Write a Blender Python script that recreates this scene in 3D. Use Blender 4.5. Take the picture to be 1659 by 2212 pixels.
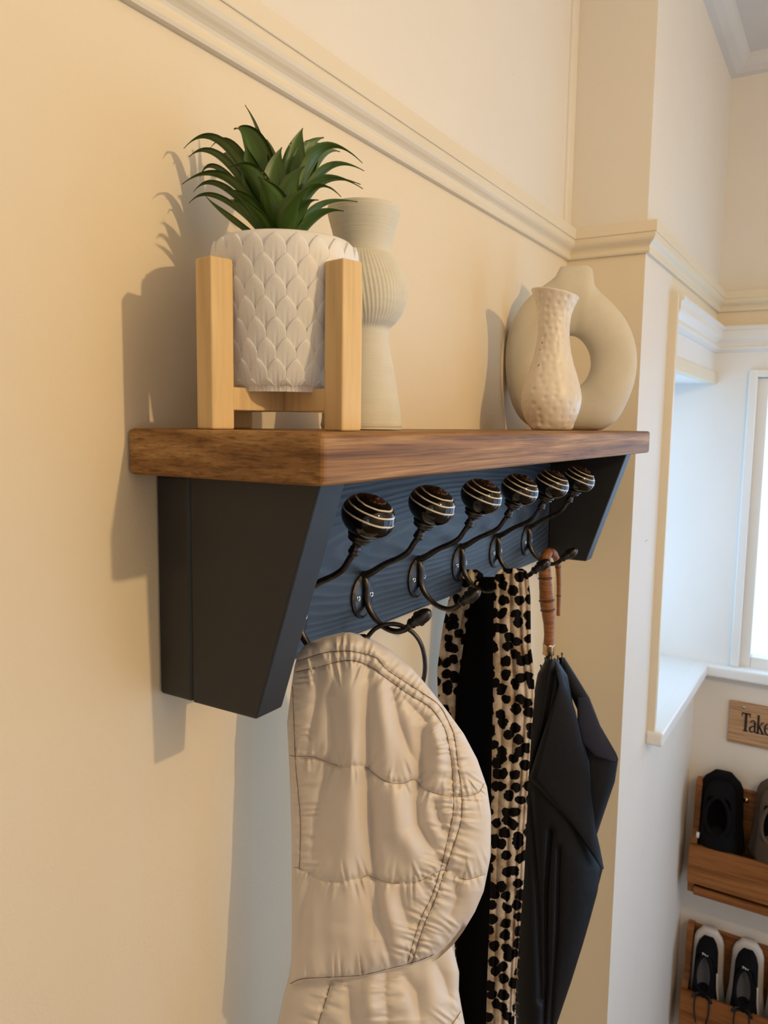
import bpy, bmesh, math, random
import numpy as np
from mathutils import Vector, Matrix
random.seed(7); rng = np.random.default_rng(5)
for o in list(bpy.data.objects): bpy.data.objects.remove(o)
SC = bpy.context.scene; COL = SC.collection
UP = 1.95            # the shelf top is built at z = 0 and everything is lifted by this at the end, so the floor lies at 0

# ------------------------------------------------------------------ camera
YAW, PIT, ROLL, F = .545800, .113048, .0138, 1671.95
CAM = np.array([-.438735, -.517053, .006095]); IW, IH = 1659, 2212
_f = np.array([math.cos(YAW)*math.cos(PIT), math.sin(YAW)*math.cos(PIT), -math.sin(PIT)])
_r = np.array([math.sin(YAW), -math.cos(YAW), 0.]); _u = np.cross(_r, _f)
_r2 = math.cos(ROLL)*_r + math.sin(ROLL)*_u; _u2 = -math.sin(ROLL)*_r + math.cos(ROLL)*_u
def W(px, py, dep):
    """point seen in the photograph at px, py, at a real distance dep along the view axis"""
    px = np.asarray(px, float); py = np.asarray(py, float); dep = np.asarray(dep, float)
    ray = _f + _r2*((px-IW/2)/F)[..., None] - _u2*((py-IH/2)/F)[..., None]
    return CAM + ray*dep[..., None]
def HIT(px, py, ax, val):
    ray = _f + _r2*((px-IW/2)/F) - _u2*((py-IH/2)/F)
    return CAM + ray*(val-CAM[ax])/ray[ax]
def DEP(x, y, z): return float((np.array([x, y, z])-CAM) @ _f)
cd = bpy.data.cameras.new('camera'); cam = bpy.data.objects.new('camera', cd); COL.objects.link(cam)
cd.sensor_fit = 'HORIZONTAL'; cd.sensor_width = 36; cd.lens = 36*F/IW
cd.clip_start = .02; cd.clip_end = 60
cam.matrix_world = Matrix(((_r2[0], _u2[0], -_f[0], CAM[0]), (_r2[1], _u2[1], -_f[1], CAM[1]), (_r2[2], _u2[2], -_f[2], CAM[2]), (0, 0, 0, 1)))
cd.dof.use_dof = True; cd.dof.focus_distance = .82; cd.dof.aperture_fstop = 18
SC.camera = cam

# ------------------------------------------------------------------ world, lamps, exposure
wd = bpy.data.worlds.new('daylight'); SC.world = wd; wd.use_nodes = True
bg = wd.node_tree.nodes['Background']; bg.inputs[0].default_value = (.50, .735, 1.10, 1); bg.inputs[1].default_value = 2.1
def lamp(name, loc, power, color, radius):
    ld = bpy.data.lights.new(name, 'POINT'); ld.energy = power; ld.color = color; ld.shadow_soft_size = radius
    o = bpy.data.objects.new(name, ld); COL.objects.link(o); o.location = loc; return o
lamp('hall_lamp', (.12, -1.45, .53), 21.5, (1, .72, .39), .018)
SC.view_settings.view_transform = 'Standard'; SC.view_settings.look = 'None'
SC.view_settings.gamma = 1; SC.view_settings.use_curve_mapping = False; SC.view_settings.exposure = .6

# ------------------------------------------------------------------ materials
class NT:
    def __init__(s, name):
        s.m = bpy.data.materials.new(name); s.m.use_nodes = True; s.t = s.m.node_tree; s.N = s.t.nodes
        s.b = s.N['Principled BSDF']
    def n(s, typ, **kw):
        n = s.N.new(typ)
        for k, v in kw.items():
            if k.startswith('i_'):
                n.inputs[k[2:].replace('_', ' ')].default_value = v
            else: setattr(n, k, v)
        return n
    def l(s, a, b): s.t.links.new(a, b)
    def coord(s, kind='Object', scale=(1, 1, 1)):
        c = s.n('ShaderNodeTexCoord'); mp = s.n('ShaderNodeMapping'); mp.inputs['Scale'].default_value = scale
        s.l(c.outputs[kind], mp.inputs[0]); return mp.outputs[0]
    def noise(s, vec, scale, detail=3, rough=.55, dist=0):
        n = s.n('ShaderNodeTexNoise'); n.inputs['Scale'].default_value = scale; n.inputs['Detail'].default_value = detail
        n.inputs['Roughness'].default_value = rough; n.inputs['Distortion'].default_value = dist
        s.l(vec, n.inputs['Vector']); return n.outputs['Fac']
    def ramp(s, fac, stops, interp='LINEAR'):
        r = s.n('ShaderNodeValToRGB'); r.color_ramp.interpolation = interp
        while len(r.color_ramp.elements) < len(stops): r.color_ramp.elements.new(.5)
        for e, (p, c) in zip(r.color_ramp.elements, stops):
            e.position = p; e.color = (*c, 1) if len(c) == 3 else c
        s.l(fac, r.inputs[0]); return r.outputs[0]
    def bump(s, h, strength=.3, dist=.002, prev=None):
        b = s.n('ShaderNodeBump'); b.inputs['Strength'].default_value = strength; b.inputs['Distance'].default_value = dist
        s.l(h, b.inputs['Height'])
        if prev is not None: s.l(prev, b.inputs['Normal'])
        s.l(b.outputs[0], s.b.inputs['Normal']); return b.outputs[0]
    def mix(s, fac, a, b, mode='MIX'):
        m = s.n('ShaderNodeMix', data_type='RGBA', blend_type=mode)
        for sock, v in ((m.inputs[0], fac), (m.inputs[6], a), (m.inputs[7], b)):
            if hasattr(v, 'is_linked'): s.l(v, sock)
            else: sock.default_value = v if not isinstance(v, tuple) else (*v, 1)[:4]
        return m.outputs[2]
    def set(s, **kw):
        for k, v in kw.items(): s.b.inputs[k.replace('_', ' ')].default_value = v
def paint(name, col, rough=.75, bump=.12, mottle=.05, scale=260, coat=0):
    t = NT(name); v = t.coord('Object')
    n1 = t.noise(v, 3.0, 4); c2 = tuple(max(0, c*(1-mottle*1.6)) for c in col)
    t.l(t.ramp(n1, [(.35, c2), (.65, col)]), t.b.inputs['Base Color'])
    t.bump(t.noise(v, scale, 2), bump, .0012); t.set(Roughness=rough); 
    if coat: t.set(Coat_Weight=coat, Coat_Roughness=.2)
    return t.m
def wall_paint(name, col):
    """cream emulsion: fine orange-peel relief and a few scuffs and specks"""
    t = NT(name); v = t.coord('Object')
    base = t.ramp(t.noise(v, 2.2, 5), [(.3, tuple(c*.95 for c in col)), (.7, col)])
    sp = t.ramp(t.noise(v, 46, 3, .7, .5), [(.715, (0, 0, 0)), (.75, (1, 1, 1))])
    big = t.ramp(t.noise(v, 4.1, 2), [(.56, (0, 0, 0)), (.66, (1, 1, 1))])
    m = t.mix(sp, (0, 0, 0), big)
    t.l(t.mix(m, base, tuple(c*.78 for c in col)), t.b.inputs['Base Color'])
    b = t.bump(t.noise(v, 330, 2), .22, .0010); t.bump(t.noise(v, 14, 3), .14, .006, b); t.set(Roughness=.62); return t.m
def wood(name, dark, mid, light, scale, rough=.5, bump=.25, coords='Object', fine=9, knots=False, coat=0., soft=.75):
    t = NT(name); v = t.coord(coords, scale)
    n1 = t.noise(v, 1.0, 6, .62, .6); v2 = t.coord(coords, tuple(c*fine if c > 8 else c*2.2 for c in scale))
    n2 = t.noise(v2, 1.0, 4, .6, .2)
    base = t.ramp(n1, [(.28, dark), (.5, mid), (.72, light)])
    fi = t.ramp(n2, [(.34, (.50, .46, .42)), (.52, (1, 1, 1))])
    c = t.mix(soft, base, fi, 'MULTIPLY')
    if knots:
        vo = t.n('ShaderNodeTexVoronoi'); vo.inputs['Scale'].default_value = 7; t.l(t.coord(coords, (1, .7, 1.6)), vo.inputs['Vector'])
        k = t.ramp(vo.outputs['Distance'], [(.05, (.12, .05, .02)), (.13, (1, 1, 1))]); c = t.mix(.85, c, k, 'MULTIPLY')
    t.l(c, t.b.inputs['Base Color']); t.set(Roughness=rough, Specular_IOR_Level=.25); t.bump(n2, bump, .0008)
    if coat: t.set(Coat_Weight=coat, Coat_Roughness=.35)
    return t.m
M = {}
M['wall'] = wall_paint('cream_wall_paint', (.80, .69, .508))
M['wall_upper'] = wall_paint('pale_wall_paint', (.80, .745, .65))
M['wall_hall'] = wall_paint('off_white_wall_paint', (.79, .73, .645))
M['trim'] = paint('cream_gloss_trim', (.80, .705, .53), .38, .05, .03, 90)
M['white_trim'] = paint('white_gloss_trim', (.84, .83, .80), .32, .05, .02, 90)
M['ceiling'] = paint('ceiling_paint', (.70, .69, .68), .85)
M['floor'] = wood('oak_floor', (.16, .09, .05), (.28, .17, .09), (.38, .25, .14), (2, 40, 40), .4)
M['shelf'] = wood('stained_oak', (.115, .050, .018), (.30, .150, .052), (.58, .345, .140), (3.2, 9, 80), .55, .5, coat=.0, soft=.9)
M['pine'] = wood('pale_pine', (.66, .45, .21), (.74, .53, .27), (.80, .60, .33), (22, 22, 2.0), .5, .06, fine=3, soft=.4)
M['rack'] = wood('orange_pine', (.20, .072, .020), (.29, .115, .034), (.37, .16, .052), (16, 2.0, 26), .5, .1, fine=4)
M['sign'] = wood('sign_wood', (.40, .23, .12), (.50, .30, .16), (.56, .36, .21), (30, 3, 40), .55, .1, fine=4)
def navy():
    t = NT('slate_blue_painted_wood'); v = t.coord('Object', (3.2, 11, 34))
    wv = t.n('ShaderNodeTexWave', wave_type='RINGS', rings_direction='SPHERICAL'); 
    wv.inputs['Scale'].default_value = 3.6; wv.inputs['Distortion'].default_value = 7; wv.inputs['Detail'].default_value = 2.2; wv.inputs['Detail Scale'].default_value = .7
    t.l(t.coord('Object', (1.9, 9, 13)), wv.inputs['Vector'])
    n = t.noise(v, 1.2, 5, .6, .7)
    t.l(t.ramp(wv.outputs['Fac'], [(.25, (.014, .021, .033)), (.8, (.021, .031, .046)), (.97, (.034, .046, .062))]), t.b.inputs['Base Color'])
    b = t.bump(wv.outputs['Fac'], .32, .0008); t.bump(n, .7, .0010, b); t.set(Roughness=.48); return t.m
M['navy'] = navy()
def endpaint():
    t = NT('slate_paint_smooth'); v = t.coord('Object', (6, 9, 60))
    t.b.inputs['Base Color'].default_value = (.013, .0145, .017, 1); t.bump(t.noise(v, 1.5, 4), .18, .0006); t.set(Roughness=.5); return t.m
M['navy_side'] = endpaint()
def metal(name, col, rough, spec=1.):
    t = NT(name); v = t.coord('Object')
    t.l(t.ramp(t.noise(v, 130, 4), [(.3, tuple(c*.55 for c in col)), (.7, col)]), t.b.inputs['Base Color'])
    t.bump(t.noise(v, 420, 3), .25, .0004); t.set(Roughness=rough, Metallic=spec); return t.m
M['iron'] = metal('antique_iron', (.105, .095, .088), .36)
M['bright'] = metal('bright_screw', (.72, .70, .66), .25)
M['brass'] = metal('pale_brass', (.72, .50, .28), .25)
M['gun'] = metal('dark_ring_metal', (.09, .085, .085), .38)
def plain(name, col, rough=.6, bump=0, scale=300, **kw):
    t = NT(name); v = t.coord('Object')
    t.l(t.ramp(t.noise(v, 20, 3), [(.3, tuple(c*.9 for c in col)), (.7, col)]), t.b.inputs['Base Color'])
    if bump: t.bump(t.noise(v, scale, 3), bump, .001)
    t.set(Roughness=rough, **kw); return t.m
def knobmat():
    t = NT('black_striped_ceramic'); c = t.n('ShaderNodeTexCoord'); s = t.n('ShaderNodeSeparateXYZ'); t.l(c.outputs['Object'], s.inputs[0])
    nz = t.noise(c.outputs['Object'], 60, 2); mm = t.n('ShaderNodeMath', operation='MULTIPLY_ADD'); mm.inputs[1].default_value = .0016
    t.l(nz, mm.inputs[0]); t.l(s.outputs['Z'], mm.inputs[2])
    mr = t.n('ShaderNodeMapRange'); mr.inputs['From Min'].default_value = -.022; mr.inputs['From Max'].default_value = .022; t.l(mm.outputs[0], mr.inputs['Value'])
    K, Wt, Br = (.004, .0038, .0038), (.74, .67, .55), (.040, .016, .008)
    st = [(0, K), (.545, Wt), (.585, K), (.715, Wt), (.75, K), (.845, Wt), (.87, K), (.93, Wt), (.942, Br)]
    t.l(t.ramp(mr.outputs[0], st, 'CONSTANT'), t.b.inputs['Base Color']); t.set(Roughness=.05, Specular_IOR_Level=.5); return t.m
M['knob'] = knobmat()
M['rosette'] = plain('bronze_rosette', (.12, .05, .025), .3, Metallic=.7)
M['pot'] = plain('white_matt_ceramic', (.80, .79, .78), .55, .15, 500)
M['soil'] = plain('dark_pot_filler', (.03, .035, .02), .9, .5)
def leafmat():
    t = NT('green_leaf'); v = t.coord('UV', (26, 1.2, 1)); n = t.noise(v, 2, 3)
    c = t.ramp(n, [(.3, (.026, .070, .009)), (.7, (.085, .160, .022))])
    s = t.n('ShaderNodeSeparateXYZ'); t.l(t.coord('UV'), s.inputs[0])
    tip = t.ramp(s.outputs['Y'], [(.93, (0, 0, 0)), (1., (1, 1, 1))])
    t.l(t.mix(tip, c, (.05, .035, .025)), t.b.inputs['Base Color']); t.set(Roughness=.36, Subsurface_Weight=.0)
    t.bump(n, .2, .0006); return t.m
M['leaf'] = leafmat()
def ribbed(name, col, sx, strength, rough=.8):
    t = NT(name); v = t.coord('Object'); t.l(t.ramp(t.noise(v, 45, 3), [(.3, tuple(c*.93 for c in col)), (.7, col)]), t.b.inputs['Base Color'])
    b = t.bump(t.noise(t.coord('Object', (30, 30, 900)), 1, 2), strength, .0009); t.bump(t.noise(v, 900, 2), .1, .0004, b); t.set(Roughness=rough); return t.m
M['throwing'] = ribbed('pale_stoneware', (.66, .63, .52), 1, .4)
M['sand'] = plain('sandy_stoneware', (.66, .60, .47), .85, .3, 700)
M['cream_cer'] = plain('cream_ceramic', (.78, .70, .58), .38, .1, 300)
M['chip'] = plain('chipped_clay', (.22, .12, .05), .9)
def satin():
    t = NT('cream_satin_fabric'); v = t.coord('UV')
    t.l(t.ramp(t.noise(v, 5, 3), [(.3, (.66, .59, .525)), (.7, (.72, .655, .59))]), t.b.inputs['Base Color'])
    t.bump(t.noise(t.coord('UV', (700, 700, 1)), 1.2, 2), .12, .0003)
    t.set(Roughness=.47, Sheen_Weight=.25, Sheen_Roughness=.4, Specular_IOR_Level=.6); return t.m
M['satin'] = satin()
M['thread'] = plain('brown_thread', (.20, .13, .085), .8)
def leopard():
    t = NT('leopard_print_wool'); c = t.coord('UV')
    d = t.n('ShaderNodeTexNoise'); d.inputs['Scale'].default_value = 95; d.inputs['Detail'].default_value = 3; t.l(c, d.inputs['Vector'])
    mm = t.n('ShaderNodeVectorMath', operation='MULTIPLY_ADD'); mm.inputs[1].default_value = (.010, .010, 0); t.l(d.outputs['Color'], mm.inputs[0]); t.l(c, mm.inputs[2])
    vo = t.n('ShaderNodeTexVoronoi'); vo.voronoi_dimensions = '2D'; vo.inputs['Scale'].default_value = 60; vo.inputs['Randomness'].default_value = .75; t.l(mm.outputs[0], vo.inputs['Vector'])
    blob = t.ramp(vo.outputs['Distance'], [(.40, (0, 0, 0)), (.46, (1, 1, 1))])
    tan = t.ramp(t.noise(c, 38, 4), [(.35, (.33, .22, .13)), (.6, (.66, .55, .43))])
    fz = t.noise(t.coord('UV', (1500, 900, 1)), 1, 3)
    t.l(t.mix(t.ramp(fz, [(.3, (.75, .75, .75)), (.6, (1, 1, 1))]), (0, 0, 0), t.mix(blob, (.006, .005, .005), tan)), t.b.inputs['Base Color'])
    t.bump(fz, .8, .0012); t.set(Roughness=1., Specular_IOR_Level=.08); return t.m
M['leopard'] = leopard()
M['black_cloth'] = plain('black_cloth', (.0028, .0026, .0030), 1., .4, 600, Specular_IOR_Level=.05)
def nylon():
    t = NT('black_nylon'); t.b.inputs['Base Color'].default_value = (.0048, .0048, .0062, 1)
    t.bump(t.noise(t.coord('Object'), 55, 3), .2, .003); t.set(Roughness=.5, Specular_IOR_Level=.22); return t.m
M['nylon'] = nylon()
M['navy_nylon'] = plain('dark_navy_lining', (.004, .005, .022), .6, .2, 60)
def bamboo():
    t = NT('bamboo_root'); v = t.coord('Object', (60, 60, 520)); n = t.noise(v, .5, 4, .6)
    c = t.ramp(n, [(.3, (.14, .042, .012)), (.65, (.33, .125, .036))]); t.l(c, t.b.inputs['Base Color'])
    t.bump(n, .4, .0006); t.set(Roughness=.42, Specular_IOR_Level=.35); return t.m
M['bamboo'] = bamboo()
M['node'] = plain('dark_bamboo_node', (.10, .035, .012), .4)
M['black_rubber'] = plain('black_mesh_fabric', (.006, .006, .008), .95, .5, 500, Specular_IOR_Level=.12)
M['sole'] = plain('white_rubber', (.62, .58, .54), .55)
M['grey_lining'] = plain('grey_lining', (.11, .112, .12), .95, .5, 300)
M['olive'] = plain('brown_nubuck', (.085, .055, .035), .9, .5, 300)
M['mark'] = plain('white_mark', (.72, .72, .72), .5)
M['lace'] = plain('black_lace', (.012, .011, .011), .9)
M['letter'] = plain('charcoal_lettering', (.012, .012, .015), .7)
def glass():
    m = bpy.data.materials.new('window_glass'); m.use_nodes = True; t = m.node_tree; t.nodes.clear()
    o = t.nodes.new('ShaderNodeOutputMaterial'); mx = t.nodes.new('ShaderNodeMixShader'); tr = t.nodes.new('ShaderNodeBsdfTransparent'); gl = t.nodes.new('ShaderNodeBsdfGlossy')
    gl.inputs['Roughness'].default_value = .02; mx.inputs[0].default_value = .06; tr.inputs[0].default_value = (.97, .99, .98, 1)
    t.links.new(tr.outputs[0], mx.inputs[1]); t.links.new(gl.outputs[0], mx.inputs[2]); t.links.new(mx.outputs[0], o.inputs[0]); return m
M['glass'] = glass()

# ------------------------------------------------------------------ builders
def tag(o, label=None, cat=None, group=None, kind=None):
    if label: o['label'] = label
    if cat: o['category'] = cat
    if group: o['group'] = group
    if kind: o['kind'] = kind
    return o
def empty(name, loc, label=None, cat=None, group=None, kind=None, parent=None):
    o = bpy.data.objects.new(name, None); COL.objects.link(o); o.location = loc; o.empty_display_size = .02
    if parent: par(o, parent)
    return tag(o, label, cat, group, kind)
def wmat(o):
    m = Matrix.LocRotScale(o.location, o.rotation_euler, o.scale)
    return wmat(o.parent) @ o.matrix_parent_inverse @ m if o.parent else m
def par(o, p): o.parent = p; o.matrix_parent_inverse = wmat(p).inverted()
def link(name, me, mat, parent=None):
    o = bpy.data.objects.new(name, me); COL.objects.link(o)
    if mat is not None and not me.materials:
        for mm in (mat if isinstance(mat, (list, tuple)) else [mat]): me.materials.append(mm)
    if parent: par(o, parent)
    return o
def mesh(name, V, Fc, mat, parent=None, smooth=False, uv=None, origin=None):
    V = np.asarray(V, float).reshape(-1, 3)
    org = np.array(origin) if origin is not None else None
    if org is not None: V = V-org
    me = bpy.data.meshes.new(name); me.from_pydata(V.tolist(), [], [tuple(map(int, f)) for f in Fc]); me.update()
    if smooth: me.polygons.foreach_set('use_smooth', [True]*len(me.polygons))
    if uv is not None:
        L = me.uv_layers.new(name='UVMap'); idx = np.zeros(len(me.loops), int); me.loops.foreach_get('vertex_index', idx)
        L.data.foreach_set('uv', np.asarray(uv, float)[idx].ravel())
    o = bpy.data.objects.new(name, me); COL.objects.link(o)
    for mm in (mat if isinstance(mat, (list, tuple)) else [mat]): me.materials.append(mm)
    if org is not None: o.location = org
    if parent: par(o, parent)
    return o
def frombm(name, bm, mat, parent=None, smooth=False, origin=None):
    me = bpy.data.meshes.new(name)
    if origin is not None: bmesh.ops.translate(bm, verts=bm.verts, vec=-Vector(origin))
    bmesh.ops.recalc_face_normals(bm, faces=bm.faces)
    bm.to_mesh(me); bm.free()
    if smooth: me.polygons.foreach_set('use_smooth', [True]*len(me.polygons))
    o = bpy.data.objects.new(name, me); COL.objects.link(o); me.materials.append(mat)
    if origin is not None: o.location = origin
    if parent: par(o, parent)
    return o
def box(name, a, b, mat, parent=None, bev=0., seg=2, bm=None):
    own = bm is None
    if own: bm = bmesh.new()
    c = [(a[i]+b[i])/2 for i in range(3)]; s = [abs(b[i]-a[i]) for i in range(3)]
    r = bmesh.ops.create_cube(bm, size=1, matrix=Matrix.Translation(c) @ Matrix.Diagonal((*s, 1)))
    if bev:
        es = list({e for v in r['verts'] for e in v.link_edges})
        bmesh.ops.bevel(bm, geom=es, offset=bev, segments=seg, profile=.5, affect='EDGES')
    if own: return frombm(name, bm, mat, parent, origin=c)
def prism(name, poly, lo, hi, axis, mat, parent=None, bev=0., seg=2):
    """poly in the two other axes, extruded along axis"""
    bm = bmesh.new(); ax = [i for i in range(3) if i != axis]; vs = []
    for lv in (lo, hi):
        ring = []
        for p in poly:
            c = [0, 0, 0]; c[ax[0]] = p[0]; c[ax[1]] = p[1]; c[axis] = lv; ring.append(bm.verts.new(c))
        vs.append(ring)
    n = len(poly); bm.faces.new(vs[0]); bm.faces.new(vs[1][::-1])
    for i in range(n): bm.faces.new((vs[0][i], vs[1][i], vs[1][(i+1) % n], vs[0][(i+1) % n]))
    bmesh.ops.recalc_face_normals(bm, faces=bm.faces)
    if bev: bmesh.ops.bevel(bm, geom=list(bm.edges), offset=bev, segments=seg, profile=.5, affect='EDGES')
    c = [0, 0, 0]; c[ax[0]] = sum(p[0] for p in poly)/n; c[ax[1]] = sum(p[1] for p in poly)/n; c[axis] = (lo+hi)/2
    return frombm(name, bm, mat, parent, origin=c)
def spline(P, n):
    """Catmull-Rom through points"""
    P = np.asarray(P, float); m = len(P); out = []
    t = np.linspace(0, m-1, n)
    for u in t:
        i = min(int(u), m-2); f = u-i
        p0, p1, p2, p3 = P[max(i-1, 0)], P[i], P[i+1], P[min(i+2, m-1)]
        out.append(.5*((2*p1)+(-p0+p2)*f+(2*p0-5*p1+4*p2-p3)*f*f+(-p0+3*p1-3*p2+p3)*f**3))
    return np.array(out)
def tube(name, P, R, mat, parent=None, seg=12, closed=False, flat=None, add=None):
    """tube along P with radii R; flat = (dir, factor) squashes the section"""
    P = np.asarray(P, float); n = len(P); R = np.broadcast_to(np.asarray(R, float), (n,))
    T = np.gradient(P, axis=0)
    if closed: T = np.roll(P, -1, 0)-np.roll(P, 1, 0)
    T /= np.linalg.norm(T, axis=1)[:, None]+1e-12
    a = np.array([0, 0, 1.]) if abs(T[0][2]) < .9 else np.array([1., 0, 0])
    N = np.cross(T[0], a); N /= np.linalg.norm(N); V = []; 
    for i in range(n):
        N = N-T[i]*(N @ T[i]); N /= np.linalg.norm(N); B = np.cross(T[i], N)
        for k in range(seg):
            th = 2*math.pi*k/seg; V.append(P[i]+R[i]*(math.cos(th)*N+math.sin(th)*B))
    Fc = []
    for i in range(n if closed else n-1):
        j = (i+1) % n
        for k in range(seg): Fc.append((i*seg+k, i*seg+(k+1) % seg, j*seg+(k+1) % seg, j*seg+k))
    if not closed: Fc.append(tuple(range(seg))[::-1]); Fc.append(tuple((n-1)*seg+k for k in range(seg)))
    if add is not None:
        off = len(add[0]); add[0].extend(np.array(V).tolist()); add[1].extend([tuple(i+off for i in f) for f in Fc]); return
    return mesh(name, V, Fc, mat, parent, True, origin=P[0])
def lathe(name, prof, mat, parent=None, seg=48, M4=None, cap=True, fn=None, loc=None, uv=False):
    """prof = [(r, z)...] bottom to top about local z; object placed by M4 (loc + rotation) or loc"""
    V = []; 
    for r, z in prof:
        for k in range(seg):
            th = 2*math.pi*k/seg; rr = r if fn is None else fn(r, z, th)
            V.append((rr*math.cos(th), rr*math.sin(th), z))
    Fc = []; n = len(prof)
    for i in range(n-1):
        for k in range(seg): Fc.append((i*seg+k, i*seg+(k+1) % seg, (i+1)*seg+(k+1) % seg, (i+1)*seg+k))
    if cap: Fc.append(tuple(range(seg))[::-1]); Fc.append(tuple((n-1)*seg+k for k in range(seg)))
    o = mesh(name, V, Fc, mat, None, True)
    if M4 is not None: o.location = M4.to_translation(); o.rotation_euler = M4.to_euler()
    elif loc is not None: o.location = loc
    if parent: par(o, parent)
    return o
def along(p, d):
    """matrix that puts local z along d at p"""
    q = Vector(d).to_track_quat('Z', 'Y'); return Matrix.Translation(Vector(p)) @ q.to_matrix().to_4x4()
def grid_faces(nr, nc, off=0, wrap=False):
    f = []
    for i in range(nr-1):
        for j in range(nc if wrap else nc-1):
            k = (j+1) % nc; f.append((off+i*nc+j, off+i*nc+k, off+(i+1)*nc+k, off+(i+1)*nc+j))
    return f
def smoothstep(a, b, x): t = np.clip((x-a)/(b-a), 0, 1); return t*t*(3-2*t)

# ------------------------------------------------------------------ setting
P = .1516; XP = 1.10; XF = 1.97; XB = -1.9; YR = -2.1; ZC = 1.0; ZF = -UP
RT, RH = .3876, .0547           # picture rail top and height
S = lambda o: tag(o, kind='structure')
S(box('floor', (XB, YR, ZF-.1), (XF, .2, ZF), M['floor']))
S(box('ceiling', (XB, YR, ZC), (XF+.2, .2, ZC+.1), M['ceiling']))
def two_tone(name, a, b, axis_face=None, hall=False):
    """one wall with cream paint up to the picture rail and the paler paint above it"""
    w = box(name, a, (b[0], b[1], RT-.02), M['wall']); S(w)
    u = box('upper_wall', (a[0], a[1], RT-.02), b, M['wall_upper'], w); return w
two_tone('wall_left', (XB, 0, ZF), (XP, .15, ZC))
# chimney-like return and the side wall with its window opening
WX0, WZ0, WZ1 = 1.345, -.70, .135
wb = box('wall_return', (XP, -P, ZF), (WX0, .15, RT-.02), M['wall']); S(wb)
wb.data.materials.append(M['wall_hall'])      # the face towards the hall has the off-white paint
for f in wb.data.polygons:
    if f.normal.y < -.5: f.material_index = 1
box('upper_wall', (XP, -P, RT-.02), (XF, .15, ZC), M['wall_upper'], wb)
w = box('wall_side', (WX0, -P, ZF), (XF, .15, WZ0), M['wall_hall']); S(w)
box('lintel', (WX0, -P, WZ1), (XF, .15, .285), M['white_trim'], w)
box('frieze', (WX0, -P, .285), (XF, .15, RT-.02), M['wall'], w)
# far wall with the second window
FY0, FY1, FZ0, FZ1 = -.262, -1.15, -.70, .15
w = box('wall_far', (XF, -1.18, ZF), (XF+.14, .15, FZ0), M['wall_hall']); S(w)
EY0, EY1 = -1.22, -1.98      # unseen glazed door right of the frame, added for grazing daylight
d2 = empty('added_door_2', (XF+.05, (EY0+EY1)/2, ZF+1), kind='structure')
for p_, q_ in (((XF+.02, EY0-.07, ZF), (XF+.07, EY0, FZ1)), ((XF+.02, EY1, ZF), (XF+.07, EY1+.07, FZ1)), ((XF+.02, EY1+.07, FZ1-.08), (XF+.07, EY0-.07, FZ1)), ((XF+.02, EY1+.07, ZF), (XF+.07, EY0-.07, ZF+.2))):
    box('added_door_frame', p_, q_, M['white_trim'], d2)
box('added_door_glass', (XF+.043, EY1+.06, ZF+.19), (XF+.047, EY0-.06, FZ1-.07), M['glass'], d2)
box('upper_wall', (XF, YR, RT-.02), (XF+.14, .15, ZC), M['wall_upper'], w)
box('lintel', (XF, YR, FZ1), (XF+.14, .15, .285), M['white_trim'], w)
box('frieze', (XF, YR, .285), (XF+.14, .15, RT-.02), M['wall'], w)
box('pier', (XF, FY0, FZ0), (XF+.14, .15, FZ1), M['white_trim'], w)
box('pier', (XF, -1.22, FZ0), (XF+.14, FY1, FZ1), M['wall'], w); box('pier', (XF, -1.22, ZF), (XF+.14, -1.18, FZ0), M['wall'], w); box('pier', (XF, YR, ZF), (XF+.14, EY1, FZ1), M['wall'], w)
w = box('wall_back', (XB-.1, YR, ZF), (XB, .15, -1.1), M['wall']); S(w)
box('lintel', (XB-.1, YR, .15), (XB, .15, ZC), M['wall_upper'], w)
box('pier', (XB-.1, -1.4, -1.1), (XB, .15, .15), M['wall'], w); box('pier', (XB-.1, YR, -1.1), (XB, -1.8, .15), M['wall'], w)
w3 = empty('added_window_3', (XB-.05, -1.52, -.5), kind='structure')  # unseen opening, added so daylight reaches the coat and far wall
box('window_pane', (XB-.052, -1.8, -1.1), (XB-.048, -1.4, .15), M['glass'], w3)
# wall behind the viewer with unseen glazed doors added to bring in soft daylight
DX0, DX1, DZ1 = .70, 1.85, 0.
w = box('wall_right', (XB, YR-.1, DZ1), (XF+.14, YR, ZC), M['wall_upper']); S(w)
box('pier', (XB, YR-.1, ZF), (DX0, YR, DZ1), M['wall'], w); box('pier', (DX1, YR-.1, ZF), (XF+.14, YR, DZ1), M['wall'], w)
dr_ = empty('added_door_1', ((DX0+DX1)/2, YR-.05, ZF+.9), kind='structure')
for k in range(3):
    a = DX0+(DX1-DX0)*k/3; b = DX0+(DX1-DX0)*(k+1)/3
    for p_, q_ in (((a, YR-.08, ZF), (a+.05, YR-.03, DZ1)), ((b-.05, YR-.08, ZF), (b, YR-.03, DZ1)), ((a+.05, YR-.08, DZ1-.05), (b-.05, YR-.03, DZ1)), ((a+.05, YR-.08, ZF), (b-.05, YR-.03, ZF+.15))):
        box('added_door_frame', p_, q_, M['white_trim'], dr_)
    box('added_door_glass', (a+.04, YR-.057, ZF+.14), (b-.04, YR-.053, DZ1-.04), M['glass'], dr_)

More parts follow.
